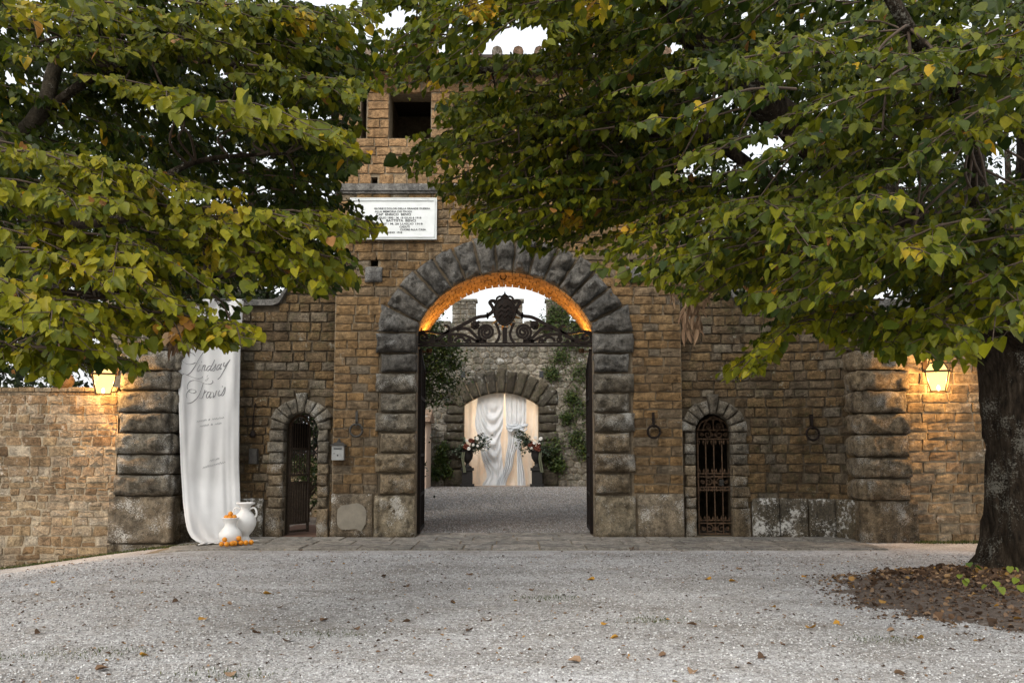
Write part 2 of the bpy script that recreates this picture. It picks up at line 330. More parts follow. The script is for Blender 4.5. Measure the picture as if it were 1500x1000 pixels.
# ------------------------------------------------------------------ ground
def gz(x, y):
    s = -0.53*sstep(-4.7, -9.6, -abs(x) if x < 0 else 9) if x < -4.7 else 0.0
    if x < -4.7: s = -0.53*sstep(0, 1, (-4.7-x)/5.6)
    return s*sstep(1.5, -0.5, y) if y > -0.5 else s
def gza(x, y):
    t = np.clip((-4.7-x)/5.6, 0, 1); s = -0.53*(t*t*(3-2*t)); k = np.clip((1.5-y)/2.0, 0, 1)
    return s*(k*k*(3-2*k))
def make_ground_mat(name='gravel ground', sc1=55.0, tint=(1, 1, 1)):
    m, nt, out = new_mat(name)
    pos = nt.nodes.new('ShaderNodeNewGeometry').outputs['Position']
    v = nd(nt, 'ShaderNodeTexVoronoi', {'Vector': pos, 'Scale': sc1}); v2 = nd(nt, 'ShaderNodeTexVoronoi', {'Vector': pos, 'Scale': sc1*2.2})
    sepc = nd(nt, 'ShaderNodeSeparateColor', {0: v.outputs['Color']}); sep2 = nd(nt, 'ShaderNodeSeparateColor', {0: v2.outputs['Color']})
    k = math_(nt, 'ADD', math_(nt, 'MULTIPLY', sepc.outputs[0], 0.55), math_(nt, 'MULTIPLY', sep2.outputs[1], 0.45))
    c = ramp(nt, k, [(0.0,(0.18,0.175,0.17)),(0.35,(0.36,0.355,0.35)),(0.65,(0.5,0.5,0.5)),(0.9,(0.58,0.575,0.56)),(1,(0.72,0.71,0.7))])
    b1 = noise_(nt, pos, 0.35, 4); b2 = noise_(nt, pos, 1.7, 5, 0.65)
    c = mixc(nt, 0.75, c, ramp(nt, b1, [(0.35,(0.86,0.84,0.81)),(0.62,(1.1,1.1,1.1))]), 'MULTIPLY')
    c = mixc(nt, 0.6, c, ramp(nt, b2, [(0.33,(0.7,0.64,0.57)),(0.55,(1.1,1.1,1.11))]), 'MULTIPLY')
    b3 = noise_(nt, pos, 13, 5, 0.75)
    c = mixc(nt, 0.85, c, ramp(nt, b3, [(0.36,(0.6,0.58,0.56)),(0.62,(1.22,1.22,1.22))]), 'MULTIPLY')
    mpt = nd(nt, 'ShaderNodeMapping', {'Vector': pos, 'Scale': (.14, .75, 1), 'Rotation': (0, 0, .12)})
    c = mixc(nt, 0.7, c, ramp(nt, noise_(nt, mpt.outputs[0], 1.4, 4, .6), [(0.38,(0.72,0.7,0.67)),(0.6,(1.12,1.12,1.13))]), 'MULTIPLY')
    g = noise_(nt, pos, 1.3, 6, 0.7)
    c = mixc(nt, math_(nt, 'MULTIPLY', ramp(nt, g, [(0.66, 0.0), (0.74, 1.0)]), 0.4), c, (0.11,0.115,0.045))
    c = mixc(nt, 1.0, c, tint, 'MULTIPLY')
    h = math_(nt, 'ADD', math_(nt, 'MULTIPLY', v.outputs['Distance'], -0.7), math_(nt, 'MULTIPLY', v2.outputs['Distance'], -0.35))
    b = nd(nt, 'ShaderNodeBump', {'Strength': 0.7, 'Distance': 0.012, 'Height': h})
    p = nd(nt, 'ShaderNodeBsdfPrincipled', {'Base Color': c, 'Roughness': 0.9, 'Normal': b.outputs[0]}); p.inputs['Specular IOR Level'].default_value = 0.2
    nt.links.new(p.outputs[0], out.inputs[0]); return m
M['gravel'] = make_ground_mat()
M['gravel_court'] = make_ground_mat('brown courtyard gravel', 26.0, (.62, .55, .49))
def make_pebble_mat():
    m, nt, out = new_mat('pebble')
    a = nd(nt, 'ShaderNodeAttribute', attribute_name='rnd')
    c = ramp(nt, a.outputs['Fac'], [(0,(0.16,0.15,0.14)),(0.3,(0.3,0.29,0.28)),(0.7,(0.5,0.5,0.495)),(0.92,(0.66,0.66,0.655)),(1,(0.8,0.8,0.79))])
    p = nd(nt, 'ShaderNodeBsdfPrincipled', {'Base Color': c, 'Roughness': 0.85}); p.inputs['Specular IOR Level'].default_value = 0.25
    nt.links.new(p.outputs[0], out.inputs[0]); return m
M['pebble'] = make_pebble_mat()
gx = np.concatenate([np.array([-400,-200,-100,-50,-30,-20]), np.linspace(-16, 16, 81), np.array([20,30,50,100,200,400])])
gy = np.concatenate([np.array([-200,-80,-40]), np.linspace(-26, 6, 65), np.array([10,16,24,32,50,100,200,500])])
GX, GY = np.meshgrid(gx, gy)
wob = 0.012*np.sin(GX*1.3+GY*0.7)+0.010*np.sin(GX*0.6-GY*1.9+1)
wob *= ((GY < -2.6) & (GY > -30)).astype(float)
GZ = gza(GX, GY)+wob-0.012*((GY < -2.6))
nxg, nyg = len(gx), len(gy)
ii, jj = np.meshgrid(np.arange(nxg-1), np.arange(nyg-1)); k0 = (jj*nxg+ii).ravel()
ground = np_mesh('ground', np.c_[GX.ravel(), GY.ravel(), GZ.ravel()], np.c_[k0, k0+1, k0+1+nxg, k0+nxg], M['gravel'], smooth=True)
tag(ground, 'pale grey gravel forecourt and courtyard ground', None, kind='structure')
def ground_z(x, y):
    w = (0.012*math.sin(x*1.3+y*0.7)+0.010*math.sin(x*0.6-y*1.9+1))-0.012 if y < -2.6 else 0
    return float(gza(np.array(x), np.array(y)))+w
# loose stones of the gravel: one object nobody could count
def pebbles(n, ymin, ymax, smin, smax):
    y = ymin+(ymax-ymin)*RNG.random(n)**1.5; d = y-CAM.y
    x = (RNG.random(n)*2-1)*(d*0.56+0.6)
    fe = np.sqrt(((x-7.15)/3.75)**2+((y+7.4)/2.85)**2)+RNG.normal(0, .07, n); keep = (fe > .8) | (RNG.random(n) < .12)
    x, y, d = x[keep], y[keep], d[keep]; n = len(x)
    s = (smin+(smax-smin)*RNG.random(n)**2)*(0.75+0.03*d)
    wz = (0.012*np.sin(x*1.3+y*0.7)+0.010*np.sin(x*0.6-y*1.9+1))-0.012
    z = gza(x, y)+wz*(y < -2.6)
    base = np.array([(1,0,0),(0.3,1,0),(-1,0.2,0),(-0.2,-1,0),(0,0,0.8),(0,0,-0.5)])
    V = base[None]*(0.65+0.7*RNG.random((n, 6, 1)))
    a = RNG.random(n)*6.283; ca, sa = np.cos(a)[:, None], np.sin(a)[:, None]
    V = np.stack([V[..., 0]*ca-V[..., 1]*sa, V[..., 0]*sa+V[..., 1]*ca, V[..., 2]*(0.5+0.5*RNG.random((n, 1)))+0.25], -1)
    V = V*s[:, None, None]+np.stack([x, y, z], -1)[:, None]
    f = np.array([(0,1,4),(1,2,4),(2,3,4),(3,0,4),(1,0,5),(2,1,5),(3,2,5),(0,3,5)])
    Fc = (f[None]+(np.arange(n)*6)[:, None, None]).reshape(-1, 3)
    return V.reshape(-1, 3), Fc, np.repeat(RNG.random(n), 6)
V, Fc, A = pebbles(110000, -13.2, -2.7, 0.005, 0.0135)
tag(np_mesh('gravel', V, Fc, M['pebble'], A), 'loose pale grey gravel covering the forecourt', 'gravel', kind='stuff')

# ------------------------------------------------------------------ wall machinery
class Path:
    """plan line of a wall, left to right as seen from the forecourt"""
    def __init__(s, pts):
        s.p = [Vector((a, b, 0)) for a, b in pts]; s.l = [0]
        for a, b in zip(s.p, s.p[1:]): s.l.append(s.l[-1]+(b-a).length)
        s.L = s.l[-1]
    def frame(s, q):
        i = 0
        while i < len(s.l)-2 and q > s.l[i+1]: i += 1
        d = (s.p[i+1]-s.p[i]).normalized(); return s.p[i]+d*(q-s.l[i]), d
    def w(s, q, z, y):
        """y > 0 goes into the wall"""
        p, d = s.frame(q); n = Vector((-d.y, d.x, 0)); r = p+n*y; r.z = z; return r
    def ang(s, q): d = s.frame(q)[1]; return math.atan2(d.y, d.x)
UNIT = {}
def unit_stones(mat):
    """a dozen rough-faced unit blocks, shared by all the stones of one wall"""
    if mat.name in UNIT: return UNIT[mat.name]
    out = []
    for k in range(12):
        rr = random.Random(k*7+3); n = 4; vs_, fs = [], []
        J = [[(rr.uniform(-.028, .022), rr.uniform(-.05, .04)) for _ in range(n)] for _ in range(n)]
        for lay in range(2):
            for j in range(n):
                for i in range(n):
                    uu, vv = i/(n-1)-.5, j/(n-1)-.5; e = (i in (0, n-1)) or (j in (0, n-1))
                    if lay == 0 and not e: continue
                    ins = 0.0 if lay == 0 else 0.018
                    x = uu*(1-2*ins)+(J[j][i][0] if e else 0); z = vv*(1-3*ins)+(J[j][i][1] if e else 0)
                    if lay == 0: y = 1.0
                    else: y = rr.uniform(-.06, .05) if e else rr.uniform(-.26, .0)
                    vs_.append((x, y, z))
        idx = {}; c = 0
        for lay in range(2):
            for j in range(n):
                for i in range(n):
                    e = (i in (0, n-1)) or (j in (0, n-1))
                    if lay == 0 and not e: continue
                    idx[lay, j, i] = c; c += 1
        for j in range(n-1):
            for i in range(n-1): fs.append((idx[1,j,i], idx[1,j,i+1], idx[1,j+1,i+1], idx[1,j+1,i]))
        ring = [(0,i) for i in range(n)]+[(j,n-1) for j in range(1,n)]+[(n-1,i) for i in range(n-2,-1,-1)]+[(j,0) for j in range(n-2,0,-1)]
        for a, b in zip(ring, ring[1:]+ring[:1]):
            fs.append((idx[0,a[0],a[1]], idx[0,b[0],b[1]], idx[1,b[0],b[1]], idx[1,a[0],a[1]]))
        me = bpy.data.meshes.new('stone'); me.from_pydata(vs_, [], fs); me.materials.append(mat); me.update()
        out.append((me, np.array(vs_), fs))
    UNIT[mat.name] = out; return out
def lay_stones(parent, path, rects, mat, name='stone', joint=0.014, depth=0.1, cap=290, vis=None):
    """rects: (s centre, z centre, w, h).  The ones that show largest become parts, the rest one joined part."""
    US = unit_stones(mat)
    items = []
    for s, z, w, h in rects:
        p = path.w(s, z, 0); px, py, dp = proj([p]); score = w*h/dp[0]**2
        if not (-40 < px[0] < 1540 and -40 < py[0] < 1040): score *= 0.01
        if vis and not vis(px[0], py[0]): score *= 0.2
        items.append((score, s, z, w, h))
    items.sort(key=lambda t: -t[0])
    rest = MB(); d0 = 0.075
    for k, (sc_, s, z, w, h) in enumerate(items):
        me, vv, ff = random.choice(US); p = path.w(s, z, u(-0.018, 0.010)); a = path.ang(s)
        S = Vector(((w-joint*u(.5, 1.4))*u(.965, 1.0), d0, (h-joint*u(.5, 1.4))*u(.92, 1.03)))
        tilt = u(-.022, .022); p.z += u(-.007, .007)
        mt = Matrix.Translation(p) @ Matrix.Rotation(a, 4, 'Z') @ Matrix.Rotation(tilt, 4, 'Y') @ Matrix.Diagonal((*S, 1))
        if k < cap:
            o = bpy.data.objects.new(name, me); COL.objects.link(o); o.parent = parent
            o.matrix_local = Matrix.Translation(-WPOS[parent.name]) @ mt; WPOS[o.name] = p
        else:
            rest.add([mt @ Vector(q) for q in vv], ff, random.random())
    if rest.v: tag(rest.build(name+'work', mat, parent), kind='stuff')
def courses(s0, s1, z0, z1, hr, wr, blocked):
    rects = []; z = z0
    while z < z1-0.05:
        h = u(*hr)
        if z+h > z1-0.06: h = z1-z
        zm = z+h/2; s = s0; ok = False; iv = []
        n = int((s1-s0)/0.02)
        for i in range(n+1):
            q = s0+(s1-s0)*i/n; f = not blocked(q, zm)
            if f and not ok: st = q
            if ok and not f: iv.append((st, q))
            ok = f
        if ok: iv.append((st, s1))
        for a, b in iv:
            if b-a < 0.05: continue
            cuts = [a]
            while cuts[-1] < b:
                w = u(*wr)
                if b-cuts[-1]-w < wr[0]*0.7: w = b-cuts[-1] if b-cuts[-1] < wr[1]*1.15 else (b-cuts[-1])/2
                cuts.append(min(b, cuts[-1]+w))
            for c, d in zip(cuts, cuts[1:]):
                if d-c > 0.03: rects.append(((c+d)/2, zm, d-c, h))
        z += h
    return rects
def wall_core(path, grid, solids, y0, y1, mat, parent, name='core'):
    """solid(s) -> list of (z0, z1) at s; the body of the wall behind its facing stones"""
    mb = MB(); e = 1e-4
    for a, b in zip(grid, grid[1:]):
        A, B = solids(a+e), solids(b-e)
        for (a0, a1), (b0, b1) in zip(A, B):
            P = lambda s, z, y: path.w(s, z, y)
            mb.add([P(a,a0,y0),P(b,b0,y0),P(b,b1,y0),P(a,a1,y0),P(a,a0,y1),P(b,b0,y1),P(b,b1,y1),P(a,a1,y1)],
                   [(0,1,2,3),(5,4,7,6),(3,2,6,7),(4,5,1,0),(4,0,3,7),(1,5,6,2)])
    return mb.build(name, mat, parent)
def quad_block(path, c, mat, parent, name, proud=0.05, bulge=0.06, back=0.12, rough=0.02, gap=0.008, nu=8, nv=5, power=4, edge=0.0, hold=None):
    """pillow-faced block on four corners (s, z): lower left, lower right, upper right, upper left"""
    c = [Vector((a, b)) for a, b in c]; cen = sum(c, Vector((0, 0)))/4
    wu_ = ((c[1]-c[0]).length+(c[2]-c[3]).length)/2; hv_ = ((c[3]-c[0]).length+(c[2]-c[1]).length)/2; gu_, gv_ = gap/wu_, gap/hv_
    bl_ = lambda w, v: (c[0]*(1-w)+c[1]*w)*(1-v)+(c[3]*(1-w)+c[2]*w)*v
    c = [bl_(gu_, gv_), bl_(1-gu_, gv_), bl_(1-gu_, 1-gv_), bl_(gu_, 1-gv_)]
    sd_ = u(0, 900); mb = MB(); vs_, fs = [], []
    dist = lambda t: (1-abs(2*t-1)**power)
    # put more grid lines near the edges
    us = [0.5-0.5*math.copysign(abs(1-2*i/nu)**0.6, 1-2*i/nu) for i in range(nu+1)]; vvs = [0.5-0.5*math.copysign(abs(1-2*j/nv)**0.6, 1-2*j/nv) for j in range(nv+1)]
    for v in vvs:
        for w in us:
            q = (c[0]*(1-w)+c[1]*w)*(1-v)+(c[3]*(1-w)+c[2]*w)*v
            b = (max(0, dist(w))*max(0, dist(v)))**0.55
            en = 0.02*nz(q.x*6+sd_, q.y*6)
            y = -proud-bulge*b-rough*(.25+.75*b)*(nz(q.x*5+sd_, q.y*5, 3)*1.3+nz(q.x*14+sd_, q.y*14, 7)*0.9+1.1*abs(nz(q.x*2.6+sd_, q.y*2.6+9))-.45)-edge
            vs_.append(path.w(q.x+en, q.y+0.018*nz(q.x*6+sd_+40, q.y*6), y))
    n1 = nu+1
    for j in range(nv):
        for i in range(nu): fs.append((j*n1+i, j*n1+i+1, (j+1)*n1+i+1, (j+1)*n1+i))
    ring = [i for i in range(n1)]+[j*n1+nu for j in range(1, nv+1)]+[nv*n1+i for i in range(nu-1, -1, -1)]+[j*n1 for j in range(nv-1, 0, -1)]
    k = len(vs_)
    for t in ring:
        j, i = divmod(t, n1); w, v = us[i], vvs[j]
        q = (c[0]*(1-w)+c[1]*w)*(1-v)+(c[3]*(1-w)+c[2]*w)*v
        vs_.append(path.w(q.x, q.y, back))
    m = len(ring)
    for t in range(m): fs.append((k+t, k+(t+1) % m, ring[(t+1) % m], ring[t]))
    mb.add(vs_, fs, random.random()); o = mb.build(name, mat, parent, smooth=True)
    return o
def rect_c(s0, s1, z0, z1): return [(s0, z0), (s1, z0), (s1, z1), (s0, z1)]
def voronoi_cells(s0, s1, z0, z1, cw, ch, blocked, seed=1):
    rr = random.Random(seed); pts = []
    rows = int((z1-z0)/ch)+1; cols = int((s1-s0)/cw)+2
    for j in range(-1, rows+1):
        for i in range(-1, cols+1):
            k = rr.random()
            pts.append((s0+(i+0.5*(j % 2)+rr.uniform(-.36, .36))*cw, z0+(j+.5+rr.uniform(-.2, .2))*ch))
    P = np.array(pts); asp = cw/ch*0.85; cells = []
    for a, (x, z) in enumerate(pts):
        if not (s0-cw*.3 < x < s1+cw*.3 and z0-ch*.3 < z < z1+ch*.3) or blocked(x, z): continue
        poly = [(max(s0, x-cw*1.4), max(z0, z-ch*1.4)), (min(s1, x+cw*1.4), max(z0, z-ch*1.4)), (min(s1, x+cw*1.4), min(z1, z+ch*1.4)), (max(s0, x-cw*1.4), min(z1, z+ch*1.4))]
        dd = (P[:, 0]-x)**2+((P[:, 1]-z)*asp)**2
        for b in np.argsort(dd)[1:16]:
            bx, bz = pts[b]; mx, mz = (x+bx)/2, (z+bz)/2; nx_, nz_ = bx-x, (bz-z)*asp*asp
            new = []
            for i in range(len(poly)):
                p, q = poly[i], poly[(i+1) % len(poly)]
                dp = (p[0]-mx)*nx_+(p[1]-mz)*nz_; dq = (q[0]-mx)*nx_+(q[1]-mz)*nz_
                if dp <= 0: new.append(p)
                if dp*dq < 0: t = dp/(dp-dq); new.append((p[0]+(q[0]-p[0])*t, p[1]+(q[1]-p[1])*t))
            poly = new
            if len(poly) < 3: break
        if len(poly) >= 3: cells.append(poly)
    return cells
def lay_rubble(parent, path, cells, mat, joint=0.02, cap=290, bulge=0.03, vis=None, name='stone'):
    items = []
    for poly in cells:
        c = np.mean(poly, 0); ar = 0.5*abs(sum(poly[i][0]*poly[(i+1) % len(poly)][1]-poly[(i+1) % len(poly)][0]*poly[i][1] for i in range(len(poly))))
        p = path.w(c[0], c[1], 0); px, py, dp = proj([p]); sc_ = ar/dp[0]**2
        if not (-30 < px[0] < 1530): sc_ *= 0.01
        if vis and not vis(px[0], py[0]): sc_ *= 0.1
        items.append((sc_, poly, c))
    items.sort(key=lambda t: -t[0]); rest = MB()
    for k, (sc_, poly, c) in enumerate(items):
        # one corner-cutting pass rounds the outline
        pl = []
        for i in range(len(poly)):
            a, b = np.array(poly[i]), np.array(poly[(i+1) % len(poly)])
            pl += [a*.88+b*.12, a*.12+b*.88]
        out, mid, inn = [], [], []
        pr = u(0, 0.02); n = len(pl)
        for q in pl:
            d = c-q; L = max(1e-6, np.hypot(*d)); d = d/L
            out.append(q+d*min(joint*u(.2, .6), L*.4)); mid.append(q+d*min(joint*u(.5, 1.1), L*.5)); inn.append(q+d*L*0.42)
        vs_ = [path.w(q[0], q[1], 0.05) for q in out]+[path.w(q[0], q[1], -pr-u(.0, .008)) for q in mid]+[path.w(q[0], q[1], -pr-bulge*u(.1, .7)) for q in inn]+[path.w(c[0], c[1], -pr-bulge*u(.3, 1))]
        fs = []
        for i in range(n):
            j = (i+1) % n
            fs += [(i, j, n+j, n+i), (n+i, n+j, 2*n+j, 2*n+i), (2*n+i, 2*n+j, 3*n)]
        if k < cap:
            mb = MB(); mb.add(vs_, fs, 0); mb.build(name, mat, parent)
        else: rest.add(vs_, fs, random.random())
    if rest.v: tag(rest.build(name+'work', mat, parent), kind='stuff')

# ------------------------------------------------------------------ gate tower
XC = -0.13; AW = 1.655; ZS = 3.80; ZAP = 4.94
ARISE = ZAP-ZS-0.09; AR = (AW**2+ARISE**2)/(2*ARISE); AZ = ZAP-AR
TX0, TX1 = -3.32, 3.16; TP = Path([(TX0, 0.0), (TX1, 0.0)])
def S(x): return x-TX0
ZEAVE = 8.85
tower = empty('gate_tower', (XC, 0.7, 0), 'square stone gate tower with a wide rusticated carriage arch under a tiled roof', 'tower')
ZB = 0.80     # top of the base blocks
LOG0, LOG1 = 7.52, 8.45
def log_open(x):  # loggia openings under the eaves
    k = (x-(-2.79))/1.235
    f = (k-math.floor(k))*1.235
    return f > 0.43 and -2.9 < x < 2.95
HOLES = [(-2.62, 6.68, 0.06, 0.08), (-2.60, 5.12, 0.075, 0.085), (2.3, 5.12, 0.075, 0.085)]
def arch_top(x):
    dx = abs(x-XC)
    if dx >= AW: return None
    return AZ+math.sqrt(max(0, AR**2-dx*dx))
def tower_solids(s):
    x = s+TX0; iv = [(0.0, ZEAVE)]
    t = arch_top(x)
    if t: iv = [(t, ZEAVE)]
    cuts = []
    if log_open(x): cuts.append((LOG0, LOG1))
    for hx, hz, w, h in HOLES:
        if abs(x-hx) < w: cuts.append((hz-h, hz+h))
    for a, b in sorted(cuts):
        l = iv.pop(); iv += [(l[0], a), (b, l[1])]
    return iv
g = set([0, TP.L]); g |= {S(XC-AW), S(XC+AW)} | {S(XC+AW*math.sin(t*math.pi/2)) for t in np.linspace(-1, 1, 37)}
for hx, hz, w, h in HOLES: g |= {S(hx-w), S(hx+w)}
for k in range(-1, 6):
    for f in (0.0, 0.43):
        x = -2.79+k*1.235+f
        if TX0 < x < TX1: g.add(S(x))
g |= {S(-2.9), S(2.95)}
wall_core(TP, sorted(g), tower_solids, 0.03, 0.62, M['mortar'], tower, 'wall_core')
# body behind the front wall, with a taller rear opening
rear = MB(); rear.box(TX0+.01, XC-2.35, 0.63, 3.6, 0, ZEAVE-.02); rear.box(XC+2.35, TX1-.01, 0.63, 3.6, 0, ZEAVE-.02)
rear.box(XC-2.35, XC+2.35, 2.6, 3.6, 6.3, ZEAVE-.02); rear.box(TX0+.02, TX1-.02, 0.63, 3.59, 6.5, 6.9)
rear.build('tower_body', M['mortar'], tower)
# inner arch ring that the vault bricks line
inner = MB()
for k in range(24):
    a0, a1 = [math.asin(min(1, AW/AR))*(-1+2*t/24) for t in (k, k+1)]
    pts = []
    for rr_ in (AR+0.12, AR+0.75):
        for a in (a0, a1): pts.append((XC+rr_*math.sin(a), AZ+rr_*math.cos(a)))
    inner.add([(pts[0][0], .63, pts[0][1]), (pts[1][0], .63, pts[1][1]), (pts[3][0], .63, pts[3][1]), (pts[2][0], .63, pts[2][1]),
               (pts[0][0], 1.74, pts[0][1]), (pts[1][0], 1.74, pts[1][1]), (pts[3][0], 1.74, pts[3][1]), (pts[2][0], 1.74, pts[2][1])],
              [(0,1,2,3),(5,4,7,6),(4,5,1,0),(3,2,6,7),(4,0,3,7),(1,5,6,2)])
inner.box(XC-2.4, XC-AW-.1, .63, 1.74, 0, ZS+.1); inner.box(XC+AW+.1, XC+2.4, .63, 1.74, 0, ZS+.1)
inner.build('inner_arch', M['mortar'], tower)
# soffit bricks
amax = math.asin(AW/AR)
for k in range(30):
    for row in range(5):
        a0 = -amax+2*amax*k/30; a1 = a0+2*amax/30
        y0 = 0.02+row*0.345; y1 = y0+0.335
        off = 0.5*(row % 2)*2*amax/30
        mb = MB(); g_ = 0.0035; r0 = AR-0.015-u(0, .012); vs_ = []
        for rr_ in (r0, AR+0.13):
            for (a, y) in ((a0+g_, y0), (a1-g_, y0), (a1-g_, y1), (a0+g_, y1)):
                a = min(amax, a+off) if row % 2 else a
                vs_.append((XC+rr_*math.sin(a), y, AZ+rr_*math.cos(a)))
        mb.add(vs_, [(0,1,2,3),(4,7,6,5),(0,4,5,1),(1,5,6,2),(2,6,7,3),(3,7,4,0)]); mb.build('soffit_brick', M['vault'], tower)
# facing stones
def tower_blocked(s, z):
    x = s+TX0; dx = abs(x-XC)
    if z < ZB: return True
    if dx < 2.36 and z < ZS: return True
    if z >= ZS and math.hypot(x-XC, z-AZ) < AR+0.60: return True
    if dx < 2.3 and ZS <= z < 4.15: return True
    if 6.46 < z < 6.62: return True
    if log_open(x) and LOG0 < z < LOG1: return True
    for hx, hz, w, h in HOLES:
        if abs(x-hx) < w+.01 and abs(z-hz) < h+.01: return True
    return False
vis_t = lambda px, py: py > 300 and not (560 < px < 930 and py < 480) or (490 < px < 640 and py > 130)
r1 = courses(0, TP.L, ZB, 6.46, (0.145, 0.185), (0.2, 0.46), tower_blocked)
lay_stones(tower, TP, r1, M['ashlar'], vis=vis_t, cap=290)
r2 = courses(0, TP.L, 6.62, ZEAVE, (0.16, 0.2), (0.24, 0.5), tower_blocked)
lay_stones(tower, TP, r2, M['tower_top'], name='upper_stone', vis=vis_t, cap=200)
# side faces of the tower above the wings
for sx, nm in ((TX0, 'l'), (TX1, 'r')):
    PP = Path([(sx, 3.6), (sx, 0.0)] if sx < 0 else [(sx, 0.0), (sx, 3.6)])
    lay_stones(tower, PP, courses(0, 3.6, 4.6, ZEAVE, (0.18, 0.24), (0.3, 0.6), lambda s, z: False), M['ashlar'], name='side_stone', cap=0)
mb = MB(); mb.box(TX0-.05, TX1+.05, -0.09, 0.1, 6.475, 6.605); mb.box(TX0-.04, TX1+.04, -0.05, 0.1, 6.43, 6.474); mb.build('string_course', M['grey_sill'], tower)
for hx in (-2.60, 2.3): quad_block(TP, rect_c(S(hx-.17), S(hx+.17), 4.72, 5.02), M['grey_sill'], tower, 'corbel', .06, .04)
# rusticated jambs
ROWS = [at(611, y, 0).z for y in (785, 724, 692.5, 663, 633, 604, 575.5, 546, 517.5, 487.5)]; ROWS[0] = -0.02
for sgn in (-1, 1):
    mb = MB(); xs_ = sorted((XC+sgn*(AW+.0), XC+sgn*(AW+.68))); mb.box(xs_[0], xs_[1], -.012, .025, 0, ZS+.1); mb.build('joint_bed', M['mortar_dark'], tower)
    for k in range(9):
        z0, z1 = ROWS[k], ROWS[k+1]; w = 0.78 if k % 2 == 0 else 0.68
        xi = XC+sgn*(AW-0.02); xo = XC+sgn*(AW-0.02+w)
        a, b = min(xi, xo), max(xi, xo)
        mt = M['base_block'] if k == 0 else (M['rustic_tan'] if k < 4 else (M['rustic'] if k < 7 else M['rustic_arch']))
        quad_block(TP, rect_c(S(a), S(b), z0, z1), mt, tower, 'jamb_block', 0.04, 0.14 if k else 0.05, 0.3, 0.08, 0.018, nu=16, nv=11, power=2.5 if k else 8)
    # the springer has a level bed, the other voussoirs are radial
    am = math.asin(AW/AR); aj = R_(62); ro = AR+0.70
    P0 = (S(XC+sgn*(AW-.02)), ROWS[9]); P1 = (S(XC+sgn*(AW+0.76)), ROWS[9])
    rad = lambda r, a: (S(XC+sgn*r*math.sin(a)), AZ+r*math.cos(a))
    cs = [P0, P1, rad(ro+.10, aj), rad(AR-.02, aj)]
    if sgn < 0: cs = [cs[1], cs[0], cs[3], cs[2]]
    quad_block(TP, cs, M['rustic_arch'], tower, 'voussoir', 0.03, 0.16, 0.3, 0.11, 0.02, nu=14, nv=12, power=2.8)
NV = 13
mb = MB()
for k in range(40):
    a0, a1 = [-R_(62)+2*R_(62)*t/40 for t in (k, k+1)]; P_ = lambda r, a, y: (XC+r*math.sin(a), y, AZ+r*math.cos(a))
    mb.add([P_(AR+.01,a0,-.012),P_(AR+.01,a1,-.012),P_(AR+.62,a1,-.012),P_(AR+.62,a0,-.012)], [(0,1,2,3)])
mb.build('joint_bed', M['mortar_dark'], tower)
for k in range(NV):
    a0 = -aj+2*aj*k/NV; a1 = -aj+2*aj*(k+1)/NV; ex = u(-.05, .05)+(0.05 if k == NV//2 else 0)
    rad = lambda r, a: (S(XC+r*math.sin(a)), AZ+r*math.cos(a))
    quad_block(TP, [rad(AR-.03, a0), rad(AR-.03, a1), rad(ro+ex, a1), rad(ro+ex, a0)], M['rustic_arch'], tower, 'voussoir', 0.03, 0.17, 0.3, 0.12, 0.022, nu=12, nv=18, power=2.6)
# base blocks beside the jambs
bb = quad_block(TP, rect_c(0.0, S(XC-AW-.77), -0.02, ZB), M['base_block'], tower, 'base_block', 0.05, 0.02, 0.3, 0.015, 0.01, power=10)
quad_block(TP, rect_c(S(XC+AW+.77), TP.L, -0.02, ZB), M['base_block'], tower, 'base_block', 0.05, 0.02, 0.3, 0.015, 0.01, power=10)
mb = MB(); n = 18; cx_, cz_ = -2.93, 0.38   # smooth cement repair on the left base block
sq_ = lambda t: math.copysign(abs(t)**.62, t)
ring = [(cx_+(0.27+.05*nz(k*.9, 4))*sq_(math.cos(2*math.pi*k/n)), cz_+(0.24+.07*nz(k*.7, 9))*sq_(math.sin(2*math.pi*k/n))) for k in range(n)]
mb.add([(x, -0.088, z) for x, z in ring]+[(x, -0.03, z) for x, z in ring], [tuple(range(n))]+[(k, n+k, n+(k+1) % n, (k+1) % n) for k in range(n)]); mb.build('cement_patch', M['patch'], tower)
# roof: boarded eaves, rafters and pantiles on a low pitch
rf = MB(); o_ = 0.65; z0 = ZEAVE
rf.box(TX0-o_, TX1+o_, -o_, 3.6+o_, z0, z0+0.06); roof = rf.build('roof', M['eave'], tower)
for k in range(15):
    x = TX0-0.5+k*(TX1-TX0+1.0)/14
    mb = MB(); mb.box(x-.05, x+.05, -o_+.05, 0.1, z0-.12, z0-.002); mb.build('rafter', M['eave'], roof)
slope = MB(); cxr = (TX0+TX1)/2
slope.add([(TX0-o_, -o_, z0+.062), (TX1+o_, -o_, z0+.062), (TX1+o_, 3.6+o_, z0+.062), (TX0-o_, 3.6+o_, z0+.062), (cxr-1.3, 1.8, z0+.62), (cxr+1.3, 1.8, z0+.62)],
          [(0,1,5,4),(1,2,5),(2,3,4,5),(3,0,4)]); slope.build('roof_slope', M['roof'], roof)
for k in range(20):
    x = TX0-o_+0.15+k*(TX1-TX0+2*o_-.3)/19; mb = MB(); yt = 1.6*(1-min(1, max(0, abs(x-cxr)-1.3)/(2.9)))
    pts = [(x, -o_-.06, z0+.10), (x, max(-o_+.05, yt), z0+.10+0.23*(max(-o_+.05, yt)+o_))]
    mb.tube(pts, 0.10, 8); mb.build('roof_tile', M['roof'], roof)

